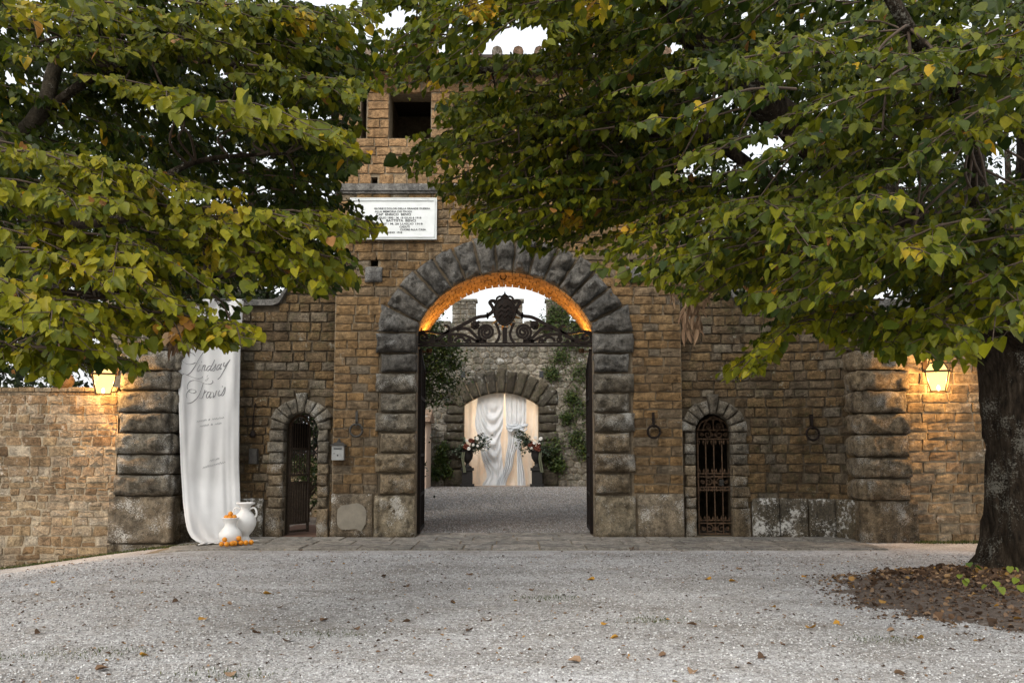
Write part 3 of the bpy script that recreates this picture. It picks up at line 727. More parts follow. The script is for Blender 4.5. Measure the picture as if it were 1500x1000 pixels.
# ------------------------------------------------------------------ side wings
def curve_pts(x0, x1, y0, y1, n=10):   # straight part, then a quarter sweep forward
    return [(lerp(x0, x1, math.sin(t/n*math.pi/2)), lerp(y0, y1, 1-math.cos(t/n*math.pi/2))) for t in range(n+1)]
WY = 0.12
LP = Path([(x, y) for x, y in reversed(curve_pts(-4.95, -5.97, WY, -0.72))]+[(TX0-.0, WY)])
RP = Path([(TX1, WY)]+curve_pts(4.95, 6.09, WY, -0.68))
WTOP = 4.30
def wing_top(dist_from_tower):
    return WTOP+0.75*sstep(1.15, 0.62, dist_from_tower)-0.7*sstep(2.4, 3.1, dist_from_tower)
def build_wing(path, s_of_x, tower_s, door, root, mat, doorname):
    x0, x1, ztop = door; sa, sb = sorted((s_of_x(x0), s_of_x(x1))); rd = (sb-sa)/2; sc0 = (sa+sb)/2; zs = ztop-rd
    top = lambda s: wing_top(abs(s-tower_s))
    def sol(s):
        if sa < s < sb: return [(zs+math.sqrt(max(0, rd*rd-(s-sc0)**2)), top(s))]
        return [(-0.4, top(s))]
    g = sorted(set(list(np.linspace(0, path.L, 60))+[sa, sb]+[sc0+rd*math.sin(t*math.pi/2) for t in np.linspace(-1, 1, 17)]))
    wall_core(path, g, sol, 0.03, 0.5, M['mortar_dark'], root, 'wall_core')
    def bl(s, z):
        if abs(s-sc0) < rd+0.2 and z < zs: return True
        if z >= zs and math.hypot(s-sc0, z-zs) < rd+0.33: return True
        if z > top(s)-0.06: return True
        return z < BZ and s_base(s)
    BZ = 0.72
    s_base = lambda s: (abs(s-tower_s) > 1.25)
    lay_stones(root, path, courses(0, path.L, -0.02, 5.05, (0.15, 0.2), (0.17, 0.44), bl), mat, joint=0.02, cap=290)
    # coping following the sweep of the wall top
    n = 26
    for k in range(n):
        a, b = path.L*k/n, path.L*(k+1)/n
        mb = MB(); P = lambda s, dz, y: path.w(s, top(s)+dz, y)
        mb.add([P(a,0,-.09),P(b,0,-.09),P(b,.11,-.09),P(a,.11,-.09),P(a,0,.56),P(b,0,.56),P(b,.11,.56),P(a,.11,.56)], [(0,1,2,3),(5,4,7,6),(3,2,6,7),(4,5,1,0),(4,0,3,7),(1,5,6,2)], random.random())
        mb.build('coping_stone', M['grey_sill'], root)
    # base blocks on the outer part
    out = sorted([(tower_s+1.27*d) for d in ((1,) if tower_s < .1 else (-1,))]+[path.L if tower_s < .1 else 0.0])
    nb = 4
    for k in range(nb):
        a, b = lerp(out[0], out[1], k/nb), lerp(out[0], out[1], (k+1)/nb)
        quad_block(path, rect_c(a, b, -0.42 if tower_s > .1 else -.05, BZ), M['lichen_block'], root, 'base_block', 0.04, 0.02, .2, 0.02, 0.01, power=10)
    # door surround
    zr = [0.0-0.02]; hs = [0.55]+[(zs-0.55)/7]*7
    for h in hs: zr.append(zr[-1]+h)
    zr[-1] = zs
    for sgn in (-1, 1):
        wd = 0.30 if (sgn < 0) == (tower_s > .1) else 0.21
        for k in range(8):
            w = wd*(1.0 if k % 2 == 0 else 0.88); si = sc0+sgn*(rd-.01); so = sc0+sgn*(rd+w)
            quad_block(path, rect_c(min(si, so), max(si, so), zr[k], zr[k+1]), M['rustic_tan'] if k < 5 else M['rustic'], root, 'jamb_block', 0.04, 0.045, .25, 0.025, 0.008, nu=8, nv=6, power=3)
    nvs = 9
    for k in range(nvs):
        a0, a1 = -math.pi/2+math.pi*k/nvs, -math.pi/2+math.pi*(k+1)/nvs; ex = 0.10 if k == nvs//2 else u(-.02, .03)
        rad = lambda r, a: (sc0+r*math.sin(a), zs+r*math.cos(a))
        quad_block(path, [rad(rd-.015, a0), rad(rd-.015, a1), rad(rd+.27+ex, a1), rad(rd+.27+ex, a0)], M['rustic'], root, 'voussoir', 0.05, 0.05, .25, 0.03, 0.008, nu=6, nv=7, power=3)
    return sc0, zs, rd
lw = empty('curved_wing_wall', (-4.6, WY+.2, 0), 'curved brown stone wing wall behind the white cloth banner, its small doorway standing open', 'wall', 'wing walls beside the gate tower')
LSX = lambda x: LP.L-(TX0-x)
build_wing(LP, LSX, LP.L, (-4.25, -3.60, 2.30), lw, M['ashlar_wing'], 'l')
rw = empty('curved_wing_wall', (4.6, WY+.2, 0), 'curved brown stone wing wall with a small doorway closed by an iron gate', 'wall', 'wing walls beside the gate tower')
RSX = lambda x: x-TX1
build_wing(RP, RSX, 0.0, (3.40, 4.10, 2.28), rw, M['ashlar_wing'], 'r')
rm = MB(); rm.box(3.18, 3.24, .63, 3.4, 0, 2.9); rm.box(4.78, 4.84, .63, 3.4, 0, 2.9); rm.box(3.24, 4.78, 3.34, 3.4, 0, 2.9); rm.box(3.16, 4.86, .63, 3.42, 2.902, 2.98); rm.build('added_dark_room', M['mortar_dark'], rw)  # closed box added behind the grille to keep the doorway dark

# ------------------------------------------------------------------ piers and low walls
def pier(name, x0, x1, yf, depth, rows, label, mats, foot):
    root = empty(name, ((x0+x1)/2, yf+depth/2, rows[0]), label, 'pier', 'rusticated end piers')
    body = MB(); body.box(x0+.05, x1-.05, yf+.04, yf+depth, rows[0]-.2, rows[-1]); body.build('pier_core', M['mortar_dark'], root)
    FP = Path([(x0, yf), (x1, yf)]); n = len(rows)-1
    inner_x = x1 if x0 < 0 else x0
    SP = Path([(inner_x, yf), (inner_x, yf+depth)]) if x0 < 0 else Path([(inner_x, yf+depth), (inner_x, yf)])
    for k in range(n):
        e = 0.05 if k % 2 else 0.0
        if k < foot: e = -0.07
        quad_block(FP, rect_c(e, x1-x0-e, rows[k], rows[k+1]), mats[min(k, len(mats)-1)], root, 'block', 0.04, 0.13 if k >= foot else 0.03, .12, 0.09, 0.014, nu=14, nv=9, power=3 if k >= foot else 9)
        quad_block(SP, rect_c(0.0, SP.L, rows[k], rows[k+1]), mats[min(k, len(mats)-1)], root, 'side_block', 0.03, 0.07 if k >= foot else .02, .1, 0.04, 0.012, nu=8, nv=6)
    cap = MB(); cap.box(x0-.08, x1+.08, yf-.12, yf+depth, rows[-1]+.002, rows[-1]+.16); cap.build('cap_stone', M['grey_sill'], root)
    return root
rl = [at(210, y, -1).z for y in (818, 796, 726, 694.6, 665, 633.5, 604, 572, 543, 513, 484, 455)]; rl[0] = -0.5
pier('stone_pier', at(167, 700, -1).x, at(250, 700, -1).x, -1.0, 0.75, rl, 'rusticated stone pier next to the white banner and the lantern beside it', [M['rustic_tan'], M['base_block'], M['rustic'], M['rustic'], M['rustic']], 2)
rr2 = [at(1300, y, -1).z for y in (790, 733, 700, 669, 636, 605, 572, 542, 512, 482, 452)]; rr2[0] = -0.1
pier('stone_pier', at(1264, 700, -1).x, at(1337, 700, -1).x, -1.0, 0.75, rr2, 'pale rusticated stone pier beside the linden trunk', [M['rustic_tan']], 1)
def coursed_cells(s0, s1, z0, z1, hr, wr, seed):
    rr = random.Random(seed); cells = []; z = z0; k = 0
    zl = lambda kk, s: Z[kk]+.028*nz(s*1.7, kk*3.1)+.012*nz(s*6, kk*5.7)
    Z = [z0]
    while Z[-1] < z1-.05: Z.append(min(z1, Z[-1]+rr.uniform(*hr)))
    for k in range(len(Z)-1):
        s = s0-rr.uniform(0, .2)
        while s < s1:
            w = rr.uniform(*wr)*(1.5 if rr.random() < .15 else 1); a, b = max(s0, s), min(s1, s+w)
            if b-a > .05:
                m = (a+b)/2+rr.uniform(-.03, .03); sl = rr.uniform(-.03, .03); j = lambda: rr.uniform(-.012, .012)
                if rr.random() < .2 and w < wr[1]*.8:   # two thin stones
                    zm = lambda q: lerp(zl(k, q), zl(k+1, q), .5)+sl
                    cells.append([(a+j(), zl(k, a)), (m, zl(k, m)+j()), (b+j(), zl(k, b)), (b, zm(b)), (a, zm(a))]); cells.append([(a, zm(a)), (b, zm(b)), (b+sl, zl(k+1, b)), (a+sl, zl(k+1, a))])
                else: cells.append([(a+j(), zl(k, a)+j()), (m, zl(k, m)), (b+j(), zl(k, b)+j()), (b+sl, zl(k+1, b)+j()), (m+j(), zl(k+1, m)), (a+sl+j(), zl(k+1, a))])
            s += w
    return cells
# rubble wall on the left
PLX = at(167, 700, -1).x
rub = empty('rubble_wall', (-9.2, -0.7, -0.5), 'low tan rubble wall with a lit lantern over it', 'wall')
RBP = Path([(-11.6, -0.93), (PLX, -0.93)])
RT = 2.62
wall_core(RBP, list(np.linspace(0, RBP.L, 12)), lambda s: [(-0.8, RT)], 0.0, 0.45, M['mortar_pale'], rub, 'wall_core')
cells = coursed_cells(0.0, RBP.L, -0.75, RT, (.09, .19), (.14, .4), 4)
lay_rubble(rub, RBP, cells, M['rubble'], joint=0.017, cap=290, bulge=0.02)
for k in range(16):
    mb = MB(); a, b = RBP.L*k/16, RBP.L*(k+1)/16-.012; x0 = -11.6
    mb.box(x0+a, x0+b, -0.99, -0.46, RT+.002, RT+.06+u(0, .015)); mb.build('coping_stone', M['ashlar_low'], rub)
mb = MB(); mb.sphere((-8.02, -0.75, RT+.2), 0.2, 10, 7, 0.85); tag(mb.build('boulder', M['rubble'], None, True), 'rounded tan boulder resting on top of the rubble wall', 'stone')
# low wall on the right
PRX = at(1337, 700, -1).x
rwl = empty('low_stone_wall', (9.3, -0.6, 0), 'pale coursed stone wall behind the linden trunk with a lit lantern on it', 'wall')
RWP = Path([(PRX, -0.85), (12.5, -0.85)])
wall_core(RWP, list(np.linspace(0, RWP.L, 12)), lambda s: [(-0.4, 3.5)], 0.03, 0.5, M['mortar_pale'], rwl, 'wall_core')
lay_stones(rwl, RWP, courses(0, RWP.L, -.03, 3.5, (0.15, 0.2), (0.22, 0.5), lambda s, z: False), M['ashlar_low'], joint=0.016, cap=290, vis=lambda px, py: px < 1460)
for k in range(12):
    mb = MB(); a = PRX+RWP.L*k/12; mb.box(a, a+RWP.L/12-.012, -.93, -.3, 3.502, 3.6); mb.build('coping_stone', M['grey_sill'], rwl)

# ------------------------------------------------------------------ paving
pav = empty('paving', (0, -1.1, 0), 'strip of worn grey flagstones along the foot of the gate', None, kind='structure')
bed = MB(); bx_ = np.linspace(-5.9, 6.0, 41)
for a, b in zip(bx_, bx_[1:]):
    za, zb2 = [(gz(q, -2.28)+.004, gz(q, -1)+.004, gz(q, .9)+.004) for q in (a, b)]
    bed.add([(a,-2.28,za[0]-.05),(b,-2.28,zb2[0]-.05),(a,-2.28,za[0]),(b,-2.28,zb2[0]),(a,-1,za[1]),(b,-1,zb2[1]),(a,.9,za[2]),(b,.9,zb2[2])], [(0,1,3,2),(2,3,5,4),(4,5,7,6)])
bed.build('paving_bed', M['mortar'], pav)
ys = [-2.28, -1.5, -0.78, -0.1, 0.45, 0.9]
for j in range(5):
    x = -5.95+u(0, .3); xe = 6.05
    if j >= 3: x, xe = XC-AW+.02, XC+AW-.02
    while x < xe-.1:
        w = min(u(.42, .95), xe-x); a, b = ys[j]+.008, ys[j+1]-.008; x0, x1 = x+.008, x+w-.008
        if x1-x0 < .05: break
        t = 0.018+u(0, .012); mb = MB(); jx = lambda: u(-.006, .006)
        if -5.9 < x0 and x1 < 6.05:
            zl = lambda q: (q[0], q[1], q[2]+gz(q[0], q[1]))
            mb.add([zl(q) for q in [(x0+jx(),a+jx(),-.02),(x1+jx(),a+jx(),-.02),(x1+jx(),b,-.02),(x0+jx(),b,-.02),(x0+.01,a+.01,t),(x1-.01,a+.01,t+u(-.006,.006)),(x1-.01,b-.01,t),(x0+.01,b-.01,t)]],
                   [(4,5,6,7),(0,1,5,4),(1,2,6,5),(2,3,7,6),(3,0,4,7)]); mb.build('flagstone', M['flag'], pav)
        x += w

cg = MB()
for a, b in zip(np.linspace(-8.5, 7.2, 12), np.linspace(-8.5, 7.2, 12)[1:]):
    for c, d in zip(np.linspace(.92, 25.9, 14), np.linspace(.92, 25.9, 14)[1:]): cg.add([(a,c,.006),(b,c,.006),(b,d,.006),(a,d,.006)], [(0,1,2,3)])
tag(cg.build('courtyard_gravel', M['gravel_court'], None), 'brownish gravel floor of the courtyard beyond the main arch', None, kind='structure')

# ------------------------------------------------------------------ marble plaque
plq = empty('memorial_plaque', (at(577, 352, 0).x, -0.06, at(577, 352, 0).z), 'white marble plaque with black capital lettering under the string course', 'plaque')
px0, px1, pz0, pz1 = at(513, 352, 0).x, at(640, 352, 0).x, at(577, 352, 0).z, at(577, 292, 0).z
mb = MB(); mb.box(px0, px1, -0.10, 0.0, pz0, pz1); mb.build('slab', M['marble'], plq)
fr = MB(); e = 0.035
for q, d in ((0, .1), (e, .108)):
    fr.box(px0+q, px1-q, -d-.014, -.1, pz0+q, pz0+q+.02); fr.box(px0+q, px1-q, -d-.014, -.1, pz1-q-.02, pz1-q)
    fr.box(px0+q, px0+q+.02, -d-.014, -.1, pz0+q+.022, pz1-q-.022); fr.box(px1-q-.02, px1-q, -d-.014, -.1, pz0+q+.022, pz1-q-.022)
fr.build('moulding', M['marble'], plq)
LINES = [('GLORIE E DOLORI DELLA GRANDE GUERRA', 305.3, 2.6, 548, 630), ('ALLA MEMORIA DEI PRODI', 309.6, 2.6, 549, 603), ('CAP  ENRICO  BENCI', 314.2, 3.4, 551, 602),
         ('N. 2 LUGLIO 1895 - M. 18 GIUG 8 1918', 318.8, 2.6, 541, 617), ('BATTISTA  BENCI', 323.2, 3.4, 566, 609), ('N. 1897 - M. 20 LUGLIO 1918', 327.6, 2.6, 548, 619), ('CADUTI', 332.0, 2.8, 585, 600), ('CUORE ALLA CASA', 336.1, 2.7, 586, 624), ('ANNO  1918', 340.3, 2.6, 566, 589)]
def text_mesh(txt, h, w, mat, parent, loc, name='lettering', bold=0.02):
    cu = bpy.data.curves.new('t', 'FONT'); cu.body = txt; cu.size = 1.0; cu.offset = bold; cu.extrude = 0.004; cu.resolution_u = 2
    o = bpy.data.objects.new('t', cu); COL.objects.link(o); bpy.context.view_layer.update()
    me = bpy.data.meshes.new_from_object(o.evaluated_get(bpy.context.evaluated_depsgraph_get())); bpy.data.objects.remove(o); bpy.data.curves.remove(cu)
    V = np.zeros(len(me.vertices)*3, np.float32); me.vertices.foreach_get('co', V); V = V.reshape(-1, 3)
    x0, x1 = V[:, 0].min(), V[:, 0].max(); z1 = max(0.5, V[:, 1].max())
    W = np.c_[(V[:, 0]-x0)/(x1-x0)*w, -V[:, 2]*0.3-0.002, V[:, 1]/z1*h]
    me.vertices.foreach_set('co', W.astype(np.float32).ravel()); me.name = name; me.materials.clear(); me.materials.append(mat); me.update()
    return link(bpy.data.objects.new(name, me), parent, loc)
for txt, yb, hpx, xa, xb in LINES:
    a, b = at(xa, yb+1.6, -0.1), at(xb, yb+1.6, -0.1)
    text_mesh(txt, hpx*0.0135, b.x-a.x, M['ink'], plq, (a.x, -0.1015, a.z))

# ------------------------------------------------------------------ ironwork
def zp(zx, zy): return at(605+zx/7.693, 390+zy/7.692, 0.35)
over = empty('iron_overthrow', (XC, 0.35, at(740, 507, .35).z), 'dark wrought iron overthrow of scrolls with a shield inside the main arch', 'ironwork')
CXZ = 605+1035/7.693   # pixel column of the shield
def mirror(p): return Vector((2*at(CXZ, 450, .35).x-p.x, p.y, p.z))
def bar2(pts, w, name, t=0.035):
    P = catmull([zp(*q) for q in pts], 6)
    for f in (lambda p: p, mirror):
        mb = MB(); mb.ribbon([f(p) for p in P], w*1.45, t, (0, 1, 0)); mb.build(name, M['iron'], over)
def spiral(cx, cy, r, turns, a0, sgn=1, w=0.028, r1=0.12):
    n = int(22*turns); pts = []
    for k in range(n+1):
        t = k/n; a = a0+sgn*turns*2*math.pi*t; rr_ = r*lerp(1, r1, t); pts.append((cx+rr_*math.cos(a), cy+rr_*math.sin(a)))
    P = [zp(*q) for q in pts]
    for f in (lambda p: p, mirror):
        mb = MB(); mb.ribbon([f(p) for p in P], w*1.45, 0.035, (0, 1, 0)); mb.build('scroll', M['iron'], over)
a, b = zp(30, 895), mirror(zp(30, 895))
for zz, h in ((893, .02), (866, .012)):
    mb = MB(); q = zp(40, zz); mb.box(XC-AW-.03, XC+AW+.03, .32, .38, q.z-h, q.z+h); mb.build('cross_bar', M['iron'], over)
bar2([(60,800),(70,842),(130,862),(220,845),(300,805),(400,740),(500,690),(600,638),(680,595),(745,570),(820,560),(870,535),(905,490),(885,440),(865,410),(885,390),(920,393),(930,420)], .045, 'sloping_bar')
bar2([(60,800),(80,768),(120,758),(155,785),(145,818),(110,815),(100,795)], .035, 'scroll')
bar2([(50,760),(100,735),(200,740),(300,757),(375,745),(408,705),(390,672),(352,666)], .03, 'tendril')
bar2([(150,815),(200,820),(235,795),(215,785),(200,800)], .026, 'tendril')
spiral(828, 742, 95, 2.6, math.pi*.5, 1, .034)
bar2([(390,775),(450,765),(560,772),(650,805),(720,840),(830,850)], .036, 'tendril')
bar2([(490,722),(560,700),(630,712),(680,760),(720,800),(770,835)], .04, 'tendril')
spiral(425, 825, 36, 1.6, -1.2, -1, .026); spiral(628, 848, 32, 1.5, 2.5, 1, .024); spiral(330, 846, 24, 1.4, 0, 1, .02); spiral(270, 850, 17, 1.3, 0, -1, .018); spiral(720, 850, 18, 1.3, 1, -1, .02)
bar2([(470,850),(490,815),(530,798),(570,812),(585,845)], .034, 'tendril')
bar2([(930,860),(960,820),(975,760),(955,690),(930,640)], .034, 'tendril')
bar2([(850,545),(840,590),(835,520)], .02, 'leaf_spike'); bar2([(945,390),(945,360),(975,340),(1000,345)], .026, 'tendril'); bar2([(1010,345),(1040,325),(1068,345),(1060,368)], .026, 'tendril')
bar2([(700,665),(720,640),(745,620)], .03, 'tendril')
for f in (lambda p: p, mirror):
    c = f(zp(700, 665)); mb = MB()
    for k in range(7):
        t = 2*math.pi*k/7; mb.sphere((c.x+.05*math.cos(t), c.y-.01, c.z+.05*math.sin(t)), .04, 8, 5)
    mb.sphere((c.x, c.y-.03, c.z), .045, 8, 5); mb.build('rosette', M['iron'], over, True)
cc = at(CXZ, 450, .35)
mb = MB(); mb.box(cc.x-.045, cc.x+.045, .31, .39, zp(0, 862).z, zp(0, 690).z); mb.build('post', M['iron'], over)
sh = MB(); n = 32; zc = zp(1035, 515).z; vs_ = []
for lay, (sc1, y) in enumerate(((1, .36), (1, .30), (.9, .285), (.5, .262), (.02, .255))):
    for k in range(n):
        t = 2*math.pi*k/n; x = .205*math.cos(t); z = .265*math.sin(t)
        if z < 0: x *= 1-0.25*(-z/.265)**2
        vs_.append((cc.x+x*sc1, y, zc+z*sc1))
fs = [(l*n+k, l*n+(k+1) % n, (l+1)*n+(k+1) % n, (l+1)*n+k) for l in range(4) for k in range(n)]+[tuple(range(n))]
sh.add(vs_, fs); shield = sh.build('shield', M['iron'], over, True)
rim = MB(); rim.tube([(cc.x+.205*math.cos(2*math.pi*k/n)*(1-.25*max(0, -math.sin(2*math.pi*k/n))**2), .295, zc+.265*math.sin(2*math.pi*k/n)) for k in range(n+1)], .02, 6); rim.build('rim', M['iron'], shield)
for dz in (.09, -.0, -.09):
    mb = MB(); mb.tube(catmull([(cc.x-.12, .262, zc+dz-.02), (cc.x-.06, .252, zc+dz+.03), (cc.x, .25, zc+dz-.015), (cc.x+.06, .252, zc+dz+.03), (cc.x+.12, .262, zc+dz-.02)], 4), .012, 5); mb.build('wave', M['iron'], shield)
mb = MB(); mb.tube([(cc.x, .35, zp(0, 350).z), (cc.x, .35, zp(0, 330).z), (cc.x, .35, zp(0, 278).z)], [.03, .035, .003], 6); mb.build('finial', M['iron'], over)
for ang in range(0, 360, 20):
    if 55 < ang < 125: continue
    t = R_(ang); L = 0.36 if (ang//20) % 2 else .30
    mb = MB(); p0 = Vector((cc.x+.17*math.cos(t), .38, zc+.22*math.sin(t))); p1 = Vector((cc.x+(L-.03)*math.cos(t), .38, zc+(L+.0)*math.sin(t)))
    mb.tube([p0, p1], [.028, .003], 4); mb.build('ray', M['gilt'], over)
# ring under the crown of the arch with a wire
rg = empty('iron_ring', (XC, .3, ZAP-.16), 'small iron ring hanging on a wire from the crown of the main arch', 'ring')
rc = at(737, 405, .3)
mb = MB(); mb.tube([(rc.x+.058*math.cos(k*math.pi/10), .3, rc.z+.058*math.sin(k*math.pi/10)) for k in range(21)], .011, 6); mb.build('ring', M['iron'], rg)
mb = MB(); mb.tube([(rc.x, .3, rc.z+.055), (rc.x, .3, ZAP+.03)], .01, 5); mb.build('staple', M['iron'], rg)
mb = MB(); mb.tube(catmull([(rc.x, .3, rc.z-.055), (rc.x+.01, .31, rc.z-.17), (rc.x-.03, .32, rc.z-.23), (rc.x-.10, .32, rc.z-.19), (rc.x-.07, .32, rc.z-.12), (rc.x-.1, .32, rc.z-.1)], 5), .004, 4); mb.build('wire', M['box_metal'], rg)
# main gate leaves, folded back into the passage
def main_leaf(sgn, label):
    X = XC+sgn*(AW-.03); root = empty('iron_gate', (X, .45, 0), label, 'gate', 'open leaves of the main gate')
    L = 1.55; zt = at(611, 511, .4).z; dirv = Vector((sgn*.035, .999, 0)); nr = Vector((.999, -sgn*.035, 0))
    P = lambda d, z: Vector((X, .42, 0))+dirv*d+Vector((0, 0, z))
    def brr(d0, z0, d1, z1, w, t, name, mat='iron'): mb = MB(); mb.ribbon([P(d0, z0), P(d1, z1)], w, t, nr); mb.build(name, M[mat], root)
    for d in (0.03, L): brr(d, .04, d, zt-(.0 if d < .5 else .25), .07, .06, 'stile')
    for z in (.08, .75, 1.5, 2.6): brr(0.07, z, L-.04, z, .06, .045, 'rail')
    brr(0.07, zt-.04, L-.04, zt-.27, .06, .045, 'rail')
    for k in range(1, 12):
        d = .03+(L-.03)*k/12; brr(d, .11, d, zt-.06-.22*d/L, .026, .026, 'bar')
    mb = MB(); mb.ribbon([P(.8, .10), P(.8, .72)], L-.12, .012, nr); mb.build('kick_plate', M['iron'], root)
main_leaf(-1, 'tall iron gate leaf folded back against the arch jamb, hinged on the letter box side')
main_leaf(1, 'tall iron gate leaf folded back against the arch jamb, hinged on the grille side')
# tethering rings
def tether(px, py, Y, label, mat='iron_grey', r=.115):
    c = at(px, py, Y); root = empty('tether_ring', (c.x, Y+.02, c.z+.1), label, 'iron ring', 'iron tethering rings on the walls')
    mb = MB(); mb.tube([(c.x+r*math.cos(k*math.pi/12), Y-.025, c.z+r*math.sin(k*math.pi/12)) for k in range(25)], .02, 8); mb.build('ring', M[mat], root, True)
    mb = MB(); mb.box(c.x-.022, c.x+.022, Y-.01, Y+.1, c.z+r+.03, c.z+r+.24); mb.build('strap', M[mat], root)
    mb = MB(); mb.tube([(c.x, Y+.06, c.z+r+.04), (c.x, Y-.055, c.z+r+.03), (c.x, Y-.055, c.z+r-.03), (c.x, Y+.0, c.z+r-.03)], .016, 6); mb.build('eye', M[mat], root)
tether(522, 630, -.05, 'grey iron tethering ring on a strap above the letter box')
tether(957.5, 632, -.05, 'iron tethering ring on the tan wall beside the grille doorway', 'iron')
tether(1190, 635, -.07, 'dark iron tethering ring on the curved wall above the lichen blotched blocks', 'iron')
# letter box
c = at(496, 663, -.06); lb = empty('letter_box', (c.x, -.05, c.z-.12), 'grey metal letter box with a little pitched hood beside the open doorway', 'letter box')
mb = MB(); mb.box(c.x-.11, c.x+.11, -.16, -.0, c.z-.13, c.z+.13); mb.build('case', M['box_metal'], lb)
mb = MB(); mb.box(c.x-.075, c.x+.075, -.163, -.158, c.z+.065, c.z+.09); mb.build('slot', M['ink'], lb)
mb = MB(); mb.add([(c.x-.15,-.19,c.z+.132),(c.x+.15,-.19,c.z+.132),(c.x+.15,0,c.z+.132),(c.x-.15,0,c.z+.132),(c.x-.07,-.10,c.z+.19),(c.x+.07,-.10,c.z+.19),(c.x+.07,0,c.z+.19),(c.x-.07,0,c.z+.19)], [(0,1,5,4),(1,2,6,5),(2,3,7,6),(3,0,4,7),(4,5,6,7),(3,2,1,0)]); mb.build('hood', M['iron_grey'], lb)
mb = MB(); mb.tube([(c.x, -.05, c.z+.185), (c.x, -.05, c.z+.27)], [.05, .004], 4); mb.build('finial', M['iron_grey'], lb)
for dx, dz, r in ((0, -.045, .016), (-.065, -.01, .01)):
    mb = MB(); mb.tube([(c.x+dx, -.155, c.z+dz), (c.x+dx, -.168, c.z+dz)], r, 8); mb.build('lock', M['ink'], lb)
# fittings on the left wing
c = at(371, 610, .05); bp = empty('bell_pull', (c.x, .05, c.z), 'rusty iron bell pull rod on the wall between banner and doorway', 'bell pull')
mb = MB(); mb.tube([at(374, 590, .06), at(371, 612, .06), at(370, 634, .06)], .012, 6); mb.build('rod', M['iron'], bp)
mb = MB(); mb.lathe(at(370, 636, .05)-Vector((0, 0, .06)), [(.002, 0), (.05, .01), (.06, .05), (.04, .1), (.012, .13)], 10); mb.build('bell', M['iron'], bp, True)
c = at(371, 668, .03); mb = MB(); mb.box(c.x-.075, c.x+.075, .0, .16, c.z-.14, c.z+.14); mb.box(c.x-.06, c.x+.06, -.012, .0, c.z-.125, c.z+.125); tag(mb.build('wall_box', M['iron_grey'], None), 'small grey metal utility box on the wall beside the banner', 'utility box')

# small iron gate on the right doorway
def P2(zx, zy, Y=.42): return at(1000+zx/4.54, 570+zy/4.545, Y)
sg = empty('iron_grille', (3.72, .42, 0), 'rusty wrought iron grille gate with scroll bands in the right small doorway', 'gate')
gx0, gx1 = P2(105, 700).x, P2(300, 700).x+.06; gxs = [gx0+(gx1-gx0)*k/4 for k in range(5)]; zb = 0.03; zt = P2(0, 170).z
for k, x in enumerate(gxs):
    r = .018 if k in (0, 4) else .012
    mb = MB(); mb.tube([(x, .42, zb), (x, .42, zt-.32 if k in (0, 4) else zt-.45)], r, 6); mb.build('bar', M['iron_rust'], sg)
for zz in (170+100, 170+160, 560, 580, 650, 670, 870, 890, 960):
    z = P2(0, zz).z; mb = MB(); mb.box(gx0-.01, gx1+.01, .408, .432, z-.011, z+.011); mb.build('band', M['iron_rust'], sg)
def scr(cx, cz, r, sg_, a0=0, turns=1.4):
    n = 20; mb = MB(); mb.ribbon([(cx+sg_*r*lerp(1, .15, k/n)*math.cos(a0+turns*2*math.pi*k/n), .415, cz+r*lerp(1, .15, k/n)*math.sin(a0+turns*2*math.pi*k/n)) for k in range(n+1)], .014, .014, (0, 1, 0)); mb.build('scroll', M['iron_rust'], sg)
gm = (gx0+gx1)/2
for za, rr_ in ((300, .085), (615, .08), (925, .085)):
    z = P2(0, za).z
    for sg_ in (-1, 1): scr(gm+sg_*.11, z, rr_, sg_, 1.0); scr(gm+sg_*.215, z, rr_*.5, -sg_, 2.0); scr(gm+sg_*.03, z, rr_*.4, sg_, 4)
for za in (350, 545, 665, 860):
    z = P2(0, za).z; dn = za in (350, 665)
    for k in range(8):
        x = gx0+.03+(gx1-gx0-.06)*k/7; mb = MB(); mb.tube([(x, .42, z+(.03 if dn else -.03)), (x, .42, z), (x, .42, z+(-.055 if dn else .055))], [.01, .022, .002], 4); mb.build('spear', M['iron_rust'], sg)
# pointed crest
for sg_ in (-1, 1):
    for r1, tw in ((.30, .025), (.2, .02)):
        mb = MB(); mb.ribbon(catmull([(gm+sg_*r1, .415, zt-.30), (gm+sg_*r1*.8, .415, zt-.16), (gm+sg_*r1*.35, .415, zt-.08), (gm, .415, zt-.03-(0.3-r1)*.8)], 5), tw, .016, (0, 1, 0)); mb.build('crest', M['iron_rust'], sg)
    scr(gm+sg_*.1, zt-.22, .06, sg_, .6)
mb = MB(); mb.tube([(gm, .415, zt-.30), (gm, .415, zt-.05)], .012, 6); mb.build('crest', M['iron_rust'], sg)
mb = MB(); mb.box(gm+.09, gm+.17, .39, .405, P2(0, 640).z, P2(0, 600).z); mb.build('lock', M['iron_grey'], sg)
# open leaf of the left small doorway
lg = empty('iron_door', (-4.22, .45, 0), 'narrow iron door with slatted foot standing ajar in the left small doorway', 'gate')
ha = R_(62); dv = Vector((math.cos(ha), math.sin(ha), 0)); nv_ = Vector((-dv.y, dv.x, 0)); H0 = Vector((-4.21, .42, 0))
PL = lambda d, z: H0+dv*d+Vector((0, 0, z))
def lbar(d0, z0, d1, z1, w, t, nm): mb = MB(); mb.ribbon([PL(d0, z0), PL(d1, z1)], w, t, nv_); mb.build(nm, M['door_iron'], lg)
for d, zt_ in ((.02, 1.98), (.58, 2.0)): lbar(d, .04, d, zt_, .045, .04, 'stile')
for z in (.07, .22, .98, 1.12, 1.62): lbar(.045, z, .555, z, .04, .03, 'rail')
for k in range(7): d = .09+.42*k/6; lbar(d, .24, d, .96, .05, .015, 'slat')
for k in range(7): d = .09+.42*k/6; lbar(d, 1.14, d, 2.0+.22*math.sin(math.pi*(k+1)/8), .016, .016, 'bar')
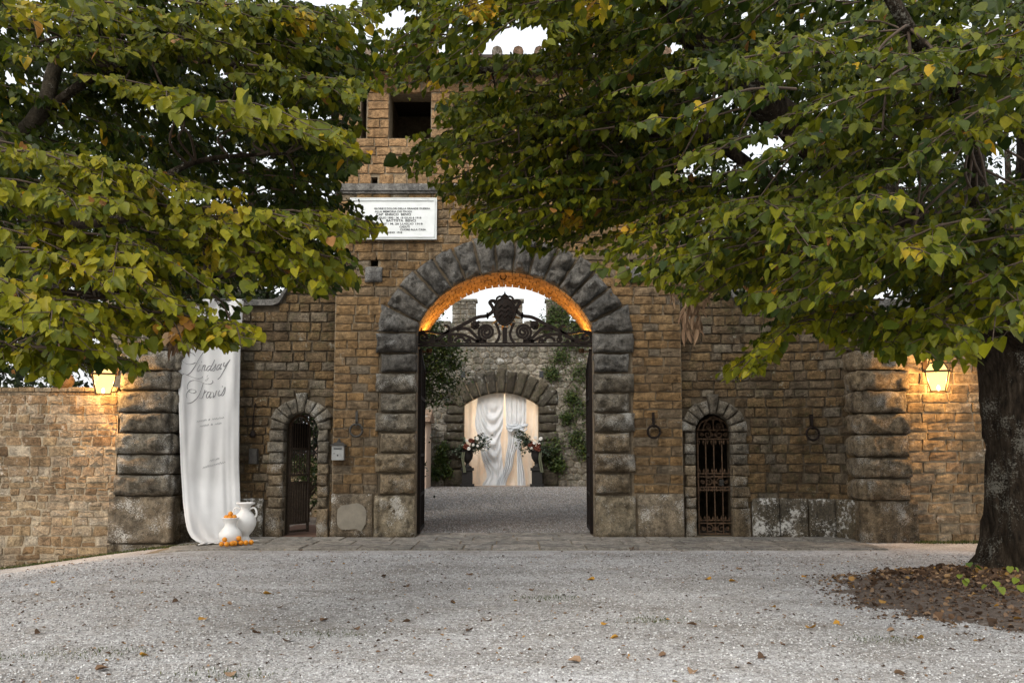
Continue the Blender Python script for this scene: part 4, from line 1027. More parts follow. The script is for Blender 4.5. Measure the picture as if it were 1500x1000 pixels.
mb = MB(); mb.ribbon([PL(.3+.28*math.cos(math.pi*(1-t/12)), 1.98+.27*math.sin(math.pi*t/12)) for t in range(13)], .04, .03, nv_); mb.build('arched_rail', M['iron_rust'], lg)
mb = MB(); mb.ribbon([PL(.3, 1.62), PL(.3, 2.1)], .5, .008, nv_); mb.build('panel', M['iron'], lg)

# ------------------------------------------------------------------ lanterns
def lantern(c, rot, label, side):
    root = empty('wall_lantern', (c.x, c.y, c.z-.27), label, 'lantern', 'lit wall lanterns')
    RM = Matrix.Rotation(rot, 4, 'Z')
    def T(x, y, z): return Vector(c)+RM @ Vector((x, y, z))
    tw, bw = .19, .115; zt_, zb_ = .09, -.25; n4 = [(-1,-1),(1,-1),(1,1),(-1,1)]
    for k in range(4):
        a, b = n4[k], n4[(k+1) % 4]
        mb = MB(); mb.tube([T(a[0]*tw, a[1]*tw, zt_), T(a[0]*bw, a[1]*bw, zb_)], .012, 5); mb.build('corner_bar', M['lamp_frame'], root)
        mb = MB(); mb.tube([T(a[0]*tw*1.05, a[1]*tw*1.05, zt_), T(b[0]*tw*1.05, b[1]*tw*1.05, zt_)], .018, 5); mb.tube([T(a[0]*bw, a[1]*bw, zb_), T(b[0]*bw, b[1]*bw, zb_)], .012, 5); mb.build('rim', M['lamp_frame'], root)
        mb = MB(); e = .96; mb.add([T(a[0]*tw*e, a[1]*tw*e, zt_-.01), T(b[0]*tw*e, b[1]*tw*e, zt_-.01), T(b[0]*bw*e, b[1]*bw*e, zb_+.01), T(a[0]*bw*e, a[1]*bw*e, zb_+.01)], [(0,3,2,1)]); mb.build('pane', M['glow'], root)
        mb = MB(); mb.add([T(a[0]*tw*e, a[1]*tw*e, zt_+.015), T(b[0]*tw*e, b[1]*tw*e, zt_+.015), T(b[0]*tw*.62, b[1]*tw*.62, zt_+.13), T(a[0]*tw*.62, a[1]*tw*.62, zt_+.13)], [(0,1,2,3)]); mb.build('upper_pane', M['glow'], root)
        mb = MB(); mb.tube([T(a[0]*tw, a[1]*tw, zt_), T(a[0]*tw*.62, a[1]*tw*.62, zt_+.135)], .01, 5); mb.build('corner_bar', M['lamp_frame'], root)
    mb = MB(); mb.add([T(*[q*tw*.66 for q in p], zt_+.135) for p in n4]+[T(*[q*.03 for q in p], zt_+.21) for p in n4], [(0,1,5,4),(1,2,6,5),(2,3,7,6),(3,0,4,7),(4,5,6,7),(3,2,1,0)]); mb.build('cap', M['lamp_frame'], root)
    mb = MB(); mb.lathe(T(0, 0, zt_+.205), [(.02, 0), (.035, .02), (.015, .045), (.028, .065), (.004, .1)], 8); mb.build('finial', M['lamp_frame'], root)
    mb = MB(); wy = -0.86
    mb.tube(catmull([T(0, 0, zt_+.28), c+Vector((0, .08, zt_+.36)), Vector((c.x+side*.03, (c.y+wy)/2, c.z+zt_+.38)), Vector((c.x+side*.05, wy, c.z+zt_+.2))], 5), .014, 6); mb.build('bracket', M['lamp_frame'], root)
    mb = MB(); mb.box(c.x+side*.05-.04, c.x+side*.05+.04, wy-.02, wy+.04, c.z+zt_+.02, c.z+zt_+.3); mb.build('wall_plate', M['lamp_frame'], root)
    mb = MB(); mb.lathe(T(0, 0, -.235), [(.004, 0), (.018, .01), (.022, .04), (.02, .07), (.004, .09)], 10); mb.build('bulb', M['bulb'], root, True)
    ld = bpy.data.lights.new('lantern_light', 'POINT'); ld.energy = 125; ld.color = (1.0, .53, .17); ld.shadow_soft_size = .05
    lo = bpy.data.objects.new('lantern_light', ld); link(lo, root, c+Vector((0, 0, -.03)))
lantern(at(152, 556, -1.28), R_(24), 'lit bronze lantern hanging above the rubble wall beside the rusticated pier', 1)
lantern(at(1374, 552, -1.28), R_(-28), 'lit bronze lantern on the pale wall near the linden trunk', -1)
# uplights washing the vault of the main arch
for sgn, lab in ((-1, 'small bronze uplight on the arch jamb nearer the letter box'), (1, 'small bronze uplight on the arch jamb nearer the grille doorway')):
    q = Vector((XC+sgn*(AW-.16), .98, ZS-.32)); root = empty('arch_uplight', (q.x, q.y, q.z), lab, 'uplight', 'uplights under the vault')
    mb = MB(); mb.lathe(q, [(.002, 0), (.05, .005), (.06, .09), (.05, .09), (.002, .05)], 12); mb.build('housing', M['lamp_frame'], root)
    mb = MB(); xs = sorted((q.x+sgn*.05, XC+sgn*(AW+.1))); mb.box(xs[0], xs[1], .96, 1.0, q.z+.02, q.z+.05); mb.build('arm', M['lamp_frame'], root)
    ld = bpy.data.lights.new('uplight_lamp', 'SPOT'); ld.energy = 48; ld.color = (1.0, .46, .08); ld.spot_size = R_(150); ld.spot_blend = .5; ld.shadow_soft_size = .05
    lo = bpy.data.objects.new('uplight_lamp', ld); link(lo, root, q+Vector((0, 0, .11)))
    d = Vector((XC*0.4+q.x*.6, .75, ZAP))-q; lo.rotation_euler = (-d).to_track_quat('Z', 'Y').to_euler()

# ------------------------------------------------------------------ banner
ban = empty('cloth_banner', (-5.35, -.5, 0), 'long white cloth banner with flowing grey script hanging beside the pier', 'banner')
BE = [(438, 286, 357), (455, 275, 355.5), (515, 260, 352), (600, 262, 350.5), (680, 264.5, 350), (735, 268, 352), (760, 271, 354), (775, 274, 358), (786, 279, 364), (793, 288, 369), (797.5, 296, 372)]
def ban_edge(py):
    for (a, l0, r0), (b, l1, r1) in zip(BE, BE[1:]):
        if py <= b: t = (py-a)/(b-a); return lerp(l0, l1, t), lerp(r0, r1, t)
    return BE[-1][1], BE[-1][2]
def ban_pt(uu, py, lift=0.0):
    l, r = ban_edge(py); px = lerp(l, r, uu); t = (py-438)/(797.5-438)
    Y = lerp(-1.02, -.42, uu**.9)+.22*(1-t)*(uu > -1)-0.55*sstep(.72, 1.0, t)*(1-.25*uu)
    fold = .022*math.sin(uu*9+t*2)*(1-.5*t)+.012*math.sin(uu*23+t*5+2*nz(t*3, uu*2))+.014*nz(uu*5+t*3, t*6-uu*4)+.02*sstep(.8, 1, t)*math.sin(uu*26)+.03*math.exp(-((uu-.9-.02*t)/.05)**2)+.022*math.exp(-((uu-.07-.01*t)/.035)**2)-.03*math.exp(-((uu-.80+.05*t)/.04)**2)*t
    p = at(px, py, Y-fold-lift)
    gzz = max(0.035, 0)
    if p.z < gzz: p.z = gzz+.015*max(0, math.sin(uu*31))+lift
    return p
NU, NVB = 44, 70
vs_ = [ban_pt(i/NU, lerp(438, 797.5, (j/NVB))) for j in range(NVB+1) for i in range(NU+1)]
fs = [(j*(NU+1)+i, j*(NU+1)+i+1, (j+1)*(NU+1)+i+1, (j+1)*(NU+1)+i) for j in range(NVB) for i in range(NU)]
mb = MB(); mb.add(vs_, fs); cl = mb.build('cloth', M['banner'], ban, True)
sm = cl.modifiers.new('thick', 'SOLIDIFY'); sm.thickness = .006
mb = MB(); e0, e1 = ban_pt(0, 439), ban_pt(1, 439); mb.tube([e0+Vector((-.1, .03, .0)), e1+Vector((.06, .03, .0))], .018, 8); mb.build('pole', M['iron_grey'], ban)
for k in (0, 1):
    e = (e0, e1)[k]; mb = MB(); mb.tube([e+Vector((0, .03, -.02)), Vector((e.x, .22 if k else -.38, e.z-.03))], .012, 6); mb.build('hook', M['iron_grey'], ban)
# trailing hem on the flagstones
hem = MB(); vs_ = []
for i in range(31):
    t = i/30; base = ban_pt(t, 797.5); ex = .12+.22*t+.10*abs(nz(t*7, 3))+.03*math.sin(t*40)
    for j in range(4):
        f = j/3; vs_.append(base+Vector((.22*f*t*t-.05*f, -ex*f*.75, .012*math.sin(t*37+f*4)*(1-f*.3)+.004-(base.z-.032)*f)))
hem.add(vs_, [(i*4+j, (i+1)*4+j, (i+1)*4+j+1, i*4+j+1) for i in range(30) for j in range(3)]); hem.build('trailing_hem', M['banner'], ban, True)
def pen(strokes, ox, oy, sxp, mat, w0, w1, parent, name):
    mb = MB()
    for st in strokes:
        P2_ = catmull([Vector((ox+x*sxp, oy+y*sxp, 0)) for x, y in st], 6) if len(st) > 2 else [Vector((ox+x*sxp, oy+y*sxp, 0)) for x, y in st]
        P3, W = [], []
        for i, q in enumerate(P2_):
            l, r = ban_edge(q.y); P3.append(ban_pt((q.x-l)/(r-l), q.y, .0075))
            d = P2_[min(i+1, len(P2_)-1)]-P2_[max(i-1, 0)]; d = d.normalized() if d.length > 0 else Vector((0, 1, 0))
            W.append(lerp(w0, w1, max(0, (abs(d.y)*.8+d.x*-.45*math.copysign(1, d.y)))**1.5))
        mb.ribbon(P3, W, .002, (0, 1, 0))
    return mb.build(name, mat, parent)
W1 = [[(310,165),(270,125),(210,112),(140,130),(105,180),(125,240),(190,280),(260,282),(315,258)],[(430,108),(385,165),(340,240),(300,320),(250,395),(195,440),(150,425),(120,436)],[(120,415),(190,440),(260,470),(340,495),(400,482),(415,460)],
 [(375,290),(345,340),(335,375),(350,387),(385,360)],[(402,240),(396,252)],[(425,292),(412,340),(400,388)],[(404,350),(440,300),(458,302),(446,345),(440,376),(468,368)],
 [(545,308),(510,312),(480,350),(482,378),(508,370),(545,318),(592,218)],[(592,218),(545,318),(528,355),(535,378),(556,365)],[(556,365),(590,320),(612,278),(602,320),(598,355),(575,382),(553,370)],
 [(690,288),(655,292),(625,330),(620,362),(642,360),(675,318),(698,272)],[(698,272),(674,325),(672,357),(697,345)],[(735,255),(724,300),(737,320),(772,278),(800,240)],[(820,215),(765,312),(705,418),(670,472),(638,502)]]
W2 = [[(500,438),(480,470),(500,492),(470,527),(455,520),(510,482)]]
W3 = [[(195,652),(190,600),(220,545),(280,520),(350,525),(420,555),(480,575),(540,570),(567,542),(560,520)],[(425,560),(405,620),(380,690),(340,770),(280,830),(220,856),(165,852)],[(320,690),(280,708),(230,690),(215,665),(260,652),(310,665),(325,692)],[(215,665),(180,710),(175,750),(190,782)],
 [(450,658),(425,735),(400,782),(368,776)],[(428,722),(468,680),(490,690)],[(540,690),(505,690),(475,740),(478,776),(506,762),(545,690)],[(545,690),(520,750),(525,776),(547,760)],[(562,688),(577,715),(570,772),(602,730),(616,680),(632,674)],[(665,665),(645,710),(650,747),(678,730)],[(712,602),(706,614)],
 [(678,742),(715,690),(747,618),(747,660),(737,705),(710,742),(688,735)]]
pen(W1, 255, 505, .1, M['print'], .007, .019, ban, 'lettering'); pen(W3, 255, 505, .1, M['print'], .007, .019, ban, 'lettering'); pen(W2, 255, 505, .1, M['print_pale'], .006, .010, ban, 'lettering')
def scrawl(x0, y0, x1, y1, amp, step, words):   # small pale lines whose letters the photograph does not resolve
    out = []
    for a, b in words:
        st = []; n = max(3, int((b-a)*(x1-x0)/step))
        for k in range(n*2+1):
            t = lerp(a, b, k/(n*2)); st.append((lerp(x0, x1, t)+(amp*.25 if k % 2 else 0), lerp(y0, y1, t)-(amp*u(.7, 1.3) if k % 2 else 0)))
        out.append(st)
    return out
pen(scrawl(288, 618, 328, 612.5, 2.0, 2.2, [(0, .36), (.43, .48), (.56, 1)])+scrawl(292.5, 625, 324, 620.5, 2.0, 2.2, [(0, .42), (.52, .6), (.7, 1)]), 0, 0, 1, M['print_pale'], .008, .012, ban, 'small_lettering')
pen(scrawl(307, 676, 321, 672, 2.4, 2.4, [(0, .5), (.6, 1)])+scrawl(297, 686, 330, 677.5, 2.6, 2.6, [(0, .62), (.62, 1)]), 0, 0, 1, M['print_pale'], .008, .013, ban, 'small_lettering')

# ------------------------------------------------------------------ vases and oranges
vb = at(337, 790, -1.62); vb.z = .035
mb = MB(); H = .47; mb.lathe(vb, [(.002,0),(.13,0),(.14,.015),(.15,.03),(.175,.07),(.19,.13),(.185,.18),(.15,.235),(.11,.27),(.095,.31),(.10,.36),(.125,.405),(.14,.425),(.142,.437),(.128,.438),(.09,.40),(.08,.30),(.1,.2),(.002,.1)], 32)
tag(mb.build('vase', M['ceramic'], None, True), 'squat white vase filled with oranges', 'vase')
va = at(358.5, 784, -1.32); va.z = .035
amph = empty('amphora', va, 'tall white two handled amphora vase', 'vase')
mb = MB(); mb.lathe(va, [(.002,0),(.135,0),(.14,.015),(.11,.045),(.075,.09),(.07,.12),(.10,.155),(.145,.21),(.18,.29),(.188,.35),(.175,.42),(.135,.48),(.09,.525),(.08,.575),(.095,.62),(.15,.645),(.16,.66),(.155,.672),(.11,.67),(.07,.6),(.07,.5),(.002,.3)], 36); mb.build('body', M['ceramic'], amph, True)
for sg_ in (-1, 1):
    mb = MB(); mb.tube(catmull([va+Vector((sg_*.085, -.02, .565)), va+Vector((sg_*.15, -.03, .585)), va+Vector((sg_*.195, -.03, .53)), va+Vector((sg_*.195, -.02, .46)), va+Vector((sg_*.165, -.01, .42))], 6), .017, 8); mb.build('handle', M['ceramic'], amph, True)
def orange_mesh():
    mb = MB(); mb.sphere((0, 0, 0), .042, 14, 9, .93); o = mb.build('orange', M['orange'], None, True, origin=(0, 0, 0)); return o
o0 = orange_mesh()
spots = [(vb.x+dx, vb.y+dy, vb.z+dz, 'orange heaped in the mouth of the squat vase', 'oranges in the squat vase') for dx, dy, dz in ((-.055,-.05,.445),(.01,-.075,.44),(.065,-.035,.445),(-.02,.02,.45),(.05,.04,.445),(-.08,.02,.44),(.0,-.02,.50))]
fl = at(330, 795, -1.95); fl.z = 0
spots += [(fl.x+dx, fl.y+dy, .028+.04+dz, 'orange lying at the foot of the squat vase on the trailing hem', 'oranges at the foot of the squat vase') for dx, dy, dz in ((-.06,0,0),(.03,-.02,0),(-.015,.01,.07),(.09,.05,0))]
fr_ = at(352, 792, -1.75); fr_.z = 0
spots += [(fr_.x+dx, fr_.y+dy, .028+.04+dz, 'orange lying in the heap at the foot of the tall amphora', 'oranges at the foot of the amphora') for dx, dy, dz in ((-.07,-.06,0),(-.12,0,0),(0,.03,0),(.08,.05,0),(-.02,.12,.0),(-.03,.02,.072),(.15,.12,0))]
for k, (x, y, z, lab, grp) in enumerate(spots):
    o = o0 if k == 0 else o0.copy()
    if k: COL.objects.link(o)
    o.location = (x, y, z); o.rotation_euler = (u(0, 3), u(0, 3), 0); tag(o, lab, 'orange', grp)

# ------------------------------------------------------------------ courtyard: back wall, gateway, curtains
BY = 25.7
bw_ = empty('courtyard_wall', (-.47, BY+.4, 0), 'high grey rubble courtyard wall with battlements and a curtained gateway', 'wall')
BP = Path([(-9.0, BY), (10.0, BY)]); BS = lambda x: x+9.0
BXC = (at(681, 650, BY).x+at(787, 650, BY).x)/2; BAW = (at(787, 650, BY).x-at(681, 650, BY).x)/2+.05
BTOP = at(734, 575, BY).z; BSPR = at(734, 593, BY).z; BR = (BAW**2+(BTOP-BSPR)**2)/(2*(BTOP-BSPR)); BAZ = BTOP-BR; WT = at(680, 473, BY).z
MER = [(at(a, 455, BY).x, at(b, 455, BY).x) for a, b in ((584, 622), (662, 697.5), (731, 766), (800, 835), (868, 903))]; MT = at(680, 441, BY).z
def bsol(s):
    x = s-9.0; dx = abs(x-BXC)
    if dx < BAW: return [(BAZ+math.sqrt(max(0, BR**2-dx*dx)), WT)]
    return [(-.1, WT)]
g = sorted(set([0, BP.L, BS(BXC-BAW), BS(BXC+BAW)]+[BS(BXC+BAW*t) for t in np.linspace(-1, 1, 13)]))
wall_core(BP, g, bsol, .03, 1.0, M['mortar'], bw_, 'wall_core')
cells = voronoi_cells(0, BP.L, 0, WT, .42, .27, lambda s, z: (abs(s-9-BXC) < BAW+.35 and z < BSPR+.1) or (z >= BSPR-.1 and math.hypot(s-9-BXC, z-BAZ) < BR+.6), 9)
lay_rubble(bw_, BP, cells, M['rubble_back'], joint=.025, cap=290, bulge=.05, vis=lambda px, py: 615 < px < 866 and py > 470)
for a, b in MER:
    mb = MB(); mb.box(a+.02, b-.02, BY+.04, BY+.75, WT, MT); mer = mb.build('merlon', M['mortar'], bw_)
    rects = courses(BS(a), BS(b), WT, MT, (.19, .24), (.26, .42), lambda s, z: False)
    lay_stones(mer, BP, rects, M['rubble_back'], joint=.02)
    mb = MB(); mb.box(a-.05, b+.05, BY-.06, BY+.8, MT+.002, MT+.1); mb.build('merlon_cap', M['rubble_back'], mer)
for (a, b) in zip(MER, MER[1:]):
    mb = MB(); mb.box(a[1]+.06, b[0]-.06, BY-.05, BY+.8, WT+.002, WT+.09); mb.build('coping_stone', M['rubble_back'], bw_)
for hx in (678, 793):
    q = at(hx, 548, BY); mb = MB(); mb.box(q.x-.09, q.x+.09, BY-.05, BY+.02, q.z-.14, q.z+.14); mb.build('putlog_shade_block', M['ink'], bw_)  # solid black block stands in for the shade inside each hole
brow = [at(700, y, BY).z for y in (713, 687, 672, 658.5, 645.5, 632.5, 619.5, 607, 593, 577)]; brow[0] = -.03
for sgn in (-1, 1):
    for k in range(9):
        w = .92 if k % 2 == 0 else .82; xi = BXC+sgn*(BAW-.02); xo = xi+sgn*w
        quad_block(BP, rect_c(BS(min(xi, xo)), BS(max(xi, xo)), brow[k], brow[k+1]), M['rustic_back'], bw_, 'jamb_block', .08, .07, .4, .05, .03, power=4)
bro = BR+1.02; bam = math.asin(BAW/BR)+.10
for k in range(11):
    a0, a1 = -bam+2*bam*k/11, -bam+2*bam*(k+1)/11; rad = lambda r, a: (BS(BXC+r*math.sin(a)), BAZ+r*math.cos(a))
    ex = .1 if k == 5 else u(-.05, .05)
    quad_block(BP, [rad(BR-.03, a0), rad(BR-.03, a1), rad(bro+ex, a1), rad(bro+ex, a0)], M['rustic_back'], bw_, 'voussoir', .1, .10, .4, .06, .035, nu=6, nv=9)
# passage behind the curtains
pas = MB(); pas.box(BXC-BAW-.5, BXC-BAW, BY+1.0, BY+4, -.1, 5.2); pas.box(BXC+BAW, BXC+BAW+.5, BY+1, BY+4, -.1, 5.2); pas.box(BXC-BAW-.5, BXC+BAW+.5, BY+4, BY+4.3, -.1, 5.2); pas.box(BXC-BAW-.5, BXC+BAW+.5, BY+1, BY+4.3, 5.2, 5.4)
pas.build('passage', M['pink'], bw_)
def curtain(name, label, mat, px_edges, top, bot, Yc, folds, depth, swag=0.0, seed=0, nu=60, nv=50):
    """px_edges: list of (t, left px, right px)"""
    vs_ = []
    for j in range(nv+1):
        t = j/nv
        for (ta, la, ra), (tb, lb_, rb) in zip(px_edges, px_edges[1:]):
            if ta <= t <= tb: f = (t-ta)/(tb-ta); f = f*f*(3-2*f); l, r = lerp(la, lb_, f), lerp(ra, rb, f); break
        wd = (r-l)/max(q[2]-q[1] for q in px_edges)
        for i in range(nu+1):
            uu = i/nu; py = lerp(top, bot, t)
            p = at(lerp(l, r, uu), py, Yc)
            sw = swag*math.sin(math.pi*uu)*math.sin(math.pi*min(1, t*1.25))
            ph = seed*1.7+folds*2*math.pi*uu+.8*nz(uu*3, t*2, seed)
            d = depth*(.35+.65*t**.6)*(math.sin(ph)+.5*math.sin(ph*1.7+t*3+seed))*(1.3-.5*wd)
            d += swag*.24*math.sin((t*7.5+1.9*(1-4*(uu-.55)**2)*-1-.9*uu+seed)*2*math.pi)*(.25+.75*math.sin(math.pi*uu))*sstep(.06, .3, t)*sstep(1.0, .62, t)
            q = Vector((p.x, Yc+d, p.z-sw*.0))
            if q.z < .03: q.z = .03
            vs_.append(q)
    n1 = nu+1; mb = MB(); mb.add(vs_, [(j*n1+i, j*n1+i+1, (j+1)*n1+i+1, (j+1)*n1+i) for j in range(nv) for i in range(nu)])
    o = mb.build(name, mat, None, True); tag(o, label, 'curtain'); return o
curtain('curtain', 'full width cream sheer curtain glowing at the back of the courtyard gateway', M['sheer'], [(0, 679, 789), (1, 679, 789)], 572, 712.8, BY+.62, 8.3, .05, 0, 1, 110, 30)
curtain('curtain', 'pale grey curtain hanging in long diagonal swags on the side of the courtyard shrub', M['drape'], [(0, 700, 738), (.35, 696, 737), (.5, 701, 733), (.62, 704, 735), (.9, 713, 738), (1, 706, 739)], 574, 711.5, BY+.3, 3.2, .03, .42, 3)
curtain('curtain', 'pale grey curtain gathered into a bunched knot on the ivy side', M['drape'], [(0, 740, 771), (.3, 741, 771), (.385, 743, 768), (.5, 744, 760), (.75, 740, 752), (1, 727, 741)], 574, 711.5, BY+.3, 4.6, .045, .12, 6)
tl = curtain('curtain', 'narrow cloth tail falling from the bunched knot to the floor', M['drape'], [(0, 758, 769), (.3, 757, 763), (1, 758, 770)], 630, 712, BY+.26, 3, .05, 0, 9, 24, 20)
kn = MB(); q = at(758, 626, BY+.15)
for k in range(30):
    a = u(0, 6.28); c0 = q+Vector((u(-.36, .36), u(-.05, .05), u(-.14, .16)))
    kn.tube(catmull([c0+Vector((-.18, 0, u(-.05, .12))), c0+Vector((-.05, -.06, u(-.1, .02))), c0+Vector((.08, -.05, u(-.08, .04))), c0+Vector((.2, .02, u(-.03, .14)))], 4), [.015]+[.035]*11+[.015], 7)
tag(kn.build('curtain_knot', M['drape'], None, True), 'bunched knot of pale cloth on the gathered curtain', 'cloth')
cr = MB(); cr.tube([at(678, 573, BY+.62), at(790, 573, BY+.62)], .03, 6); tag(cr.build('curtain_rail', M['iron'], None), 'dark rail across the courtyard gateway holding the curtains', 'rail')
pl = empty('passage_lamp', (BXC, BY+2.6, 4.4), 'warm lamp hanging in the passage behind the curtains', 'lamp')
mb = MB(); mb.sphere((BXC, BY+2.6, 4.4), .12, 12, 8); mb.build('globe', M['bulb'], pl, True); mb = MB(); mb.tube([(BXC, BY+2.6, 4.5), (BXC, BY+2.6, 5.2)], .012, 5); mb.build('cord', M['iron'], pl)
ld = bpy.data.lights.new('passage_light', 'POINT'); ld.energy = 120; ld.color = (1, .9, .74); ld.shadow_soft_size = .12; lo = bpy.data.objects.new('passage_light', ld); link(lo, pl, (BXC, BY+2.35, 4.2))

# ------------------------------------------------------------------ leaves
LV = np.array([(0,.02,0),(.27,-.05,.05),(.49,.17,.08),(.47,.52,.03),(.25,.83,-.04),(.02,1.06,-.13),(-.22,.84,-.05),(-.43,.56,.04),(-.51,.24,.06),(-.30,-.02,.05),(0,.5,-.06)])
LF = np.array([(0,1,10),(1,2,10),(2,3,10),(3,4,10),(4,5,10),(5,6,10),(6,7,10),(7,8,10),(8,9,10),(9,0,10)])
QV = np.array([(0,0,0),(.34,.5,.05),(0,1,0),(-.34,.5,.05)]); QF = np.array([(0,1,2),(0,2,3)])
def leaf_mats(pos, az, pitch, roll, size):
    """arrays -> (n,3,3) with columns width, length, normal, times size"""
    d = np.stack([np.cos(az)*np.cos(pitch), np.sin(az)*np.cos(pitch), -np.sin(pitch)], -1)
    up = np.array([0, 0, 1.0]); n = up-d*(d @ up)[:, None]; n /= np.maximum(1e-6, np.linalg.norm(n, axis=1))[:, None]
    x = np.cross(d, n); c, s = np.cos(roll)[:, None], np.sin(roll)[:, None]
    x2 = x*c+n*s; n2 = n*c-x*s
    return np.stack([x2, d, n2], -1)*size[:, None, None]
def leaf_object(name, pos, Rm, lc, mat, parent, LVx=LV, LFx=LF, origin=(0, 0, 0)):
    n = len(pos); V = np.einsum('nij,kj->nki', Rm, LVx)+pos[:, None]
    Fc = (LFx[None]+(np.arange(n)*len(LVx))[:, None, None]).reshape(-1, 3)
    o = np_mesh(name, V.reshape(-1, 3), Fc, mat, np.repeat(lc, len(LVx)), parent, aname='lc', origin=origin)
    return o
class Tree:
    def __init__(s): s.pos = []; s.az = []; s.pi = []; s.ro = []; s.sz = []; s.lc = []; s.tw = MB()
    def spray(s, P, head, L, W, size, lcm, droop=.35, rise=.0, dens=1.0, pitch=(25, 62)):
        d = Vector((math.cos(head), math.sin(head), 0)); side = Vector((-d.y, d.x, 0))
        ax = lambda t: P+d*L*t+Vector((0, 0, rise*L*t-droop*L*t*t))
        s.tw.tube([ax(t/5) for t in range(6)], [.011, .009, .008, .006, .005, .003], 4, False)
        n = max(4, int(L/.13*dens))
        for i in range(n+1):
            t = .08+.92*i/n; b = ax(t); sg_ = 1 if i % 2 else -1
            if i == n: l = .3; a = head
            else: l = W*(1-.55*t)*u(.6, 1.25); a = head+sg_*R_(u(35, 62))
            dd = Vector((math.cos(a), math.sin(a), u(-.1, .12))); dr = u(.2, .5)
            q = lambda r: b+dd*l*r+Vector((0, 0, -dr*l*r*r))
            s.tw.tube([b, q(.5), q(1)], [.0045, .0035, .002], 3, False)
            m = max(2, int(l/.043*dens))
            for k in range(m+1):
                r = (k+.5)/(m+1)*1.05; s2 = 1 if k % 2 else -1
                s.pos.append(q(r)+Vector((u(-.02, .02), u(-.02, .02), u(-.02, .01)))); s.az.append(a+s2*R_(u(15, 60)))
                s.pi.append(R_(u(*pitch))); s.ro.append(R_(random.gauss(0, 30))); s.sz.append(size*.9*(u(.5, 1.25))*(1-.15*(r > .9)))
                s.lc.append(min(1, max(0, random.gauss(lcm-.035, .12))))
    def arrays(s): return [np.array(a, float) for a in (s.pos, s.az, s.pi, s.ro, s.sz, s.lc)]
def limb(tree_root, pts, rad, mat, name='limb', n=12, rough=.06):
    P = catmull(pts, 7); m = len(P); R0 = []
    for i in range(m):
        t = i/(m-1)*(len(rad)-1); k = min(int(t), len(rad)-2); R0.append(lerp(rad[k], rad[k+1], t-k))
    mb = MB(); mb.tube(P, R0, n)
    V = []
    for v in mb.v:
        q = Vector(v); V.append(v)
    k = 0; vv = []
    for i in range(m):
        for j in range(n):
            q = Vector(mb.v[i*n+j]); dv_ = q-P[i]; f = 1+rough*(nz(q.x*4, q.y*4, q.z*1.2)*1.6+nz(q.x*11, q.y*11, q.z*3))
            vv.append(P[i]+dv_*f)
    mb.v = [tuple(q) for q in vv]
    return mb.build(name, mat, tree_root, True), P
def finish_tree(T, root, keep_poly, clear_polys, limbs, yellow=(), nbig=295, extra=None, stretch=1.0):
    pos, az, pi_, ro, sz, lc = T.arrays()
    px, py, dep = proj(pos+np.array([0, 0, -.04]))
    inframe = (px > -10) & (px < 1510) & (py > -10) & (py < 1010) & (dep > .5)
    ok = ~inframe | in_poly(px, py, keep_poly)
    for cp in clear_polys: ok &= ~(in_poly(px, py, cp) & inframe)
    ok &= dep > 3.2
    pos, az, pi_, ro, sz, lc, px, py, dep, inframe = [a[ok] for a in (pos, az, pi_, ro, sz, lc, px, py, dep, inframe)]
    for yx, yy, yr, yl in yellow:
        near = ((px-yx)**2+((py-yy)*1.3)**2 < yr*yr) & (RNG.random(len(px)) < .75); lc[near] = np.clip(yl+RNG.normal(0, .04, near.sum()), 0, 1)
    w = RNG.random(len(lc)); lc = np.where(w < .007, .76+RNG.random(len(lc))*.12, lc); lc = np.where(w > .997, .95, lc)
    Rm = leaf_mats(pos, az, pi_, ro, sz); kk = len(pos)
    Rm[:, :, 0] *= RNG.uniform(.68, 1.08, kk)[:, None]; Rm[:, :, 2] *= RNG.uniform(-.6, 3.2, kk)[:, None]
    score = np.where(inframe, sz/dep, 0); order = np.argsort(-score); big = order[:nbig]; rest = order[nbig:]
    ob = tuple(WPOS[root.name])
    o = leaf_object('crown', pos[rest], Rm[rest], lc[rest], M['leaf'], root, origin=ob); tag(o, kind='stuff')
    variants = []
    for k in range(12):
        v = np_mesh('leaf_shape', LV, LF, M['leaf'], np.full(len(LV), k/11), None, aname='lc'); variants.append(v.data); bpy.data.objects.remove(v)
    for b in big:
        ob_ = bpy.data.objects.new('leaf', variants[int(round(lc[b]*11))]); COL.objects.link(ob_); ob_.parent = root
        ob_.matrix_local = Matrix.Translation(Vector(pos[b])-WPOS[root.name]) @ Matrix(Rm[b].tolist()).to_4x4()
    # twigs whose leaves were pruned away go with them
    V = np.array(T.tw.v); tx, ty, td = proj(V); fin = (tx > -10) & (tx < 1510) & (ty > -10) & (ty < 1010)
    bad = fin & ~in_poly(tx, ty, keep_poly)
    for cp in clear_polys: bad |= fin & in_poly(tx, ty, cp)
    T.tw.f = [f for f in T.tw.f if not any(bad[i] for i in f)]
    tag(T.tw.build('twigs', M['twig'], root, True), kind='stuff')
def connect(T, root_pts, P, r=.016):
    """a thin bough from the nearest limb point to the root of a spray"""
    P = Vector(P); best = min(root_pts, key=lambda q: (q-P).length+abs(q.z-P.z)*.4); d = P-best
    if d.length > 1.7: return
    r = .009
    T.tw.tube(catmull([best, best+d*.35+Vector((u(-.12, .12), u(-.12, .12), u(-.06, .10)*d.length)), best+d*.7+Vector((u(-.1, .1), u(-.1, .1), u(-.05, .09)*d.length)), P], 5), [r*1.6*(1-.5*k/15) for k in range(16)], 5, False)

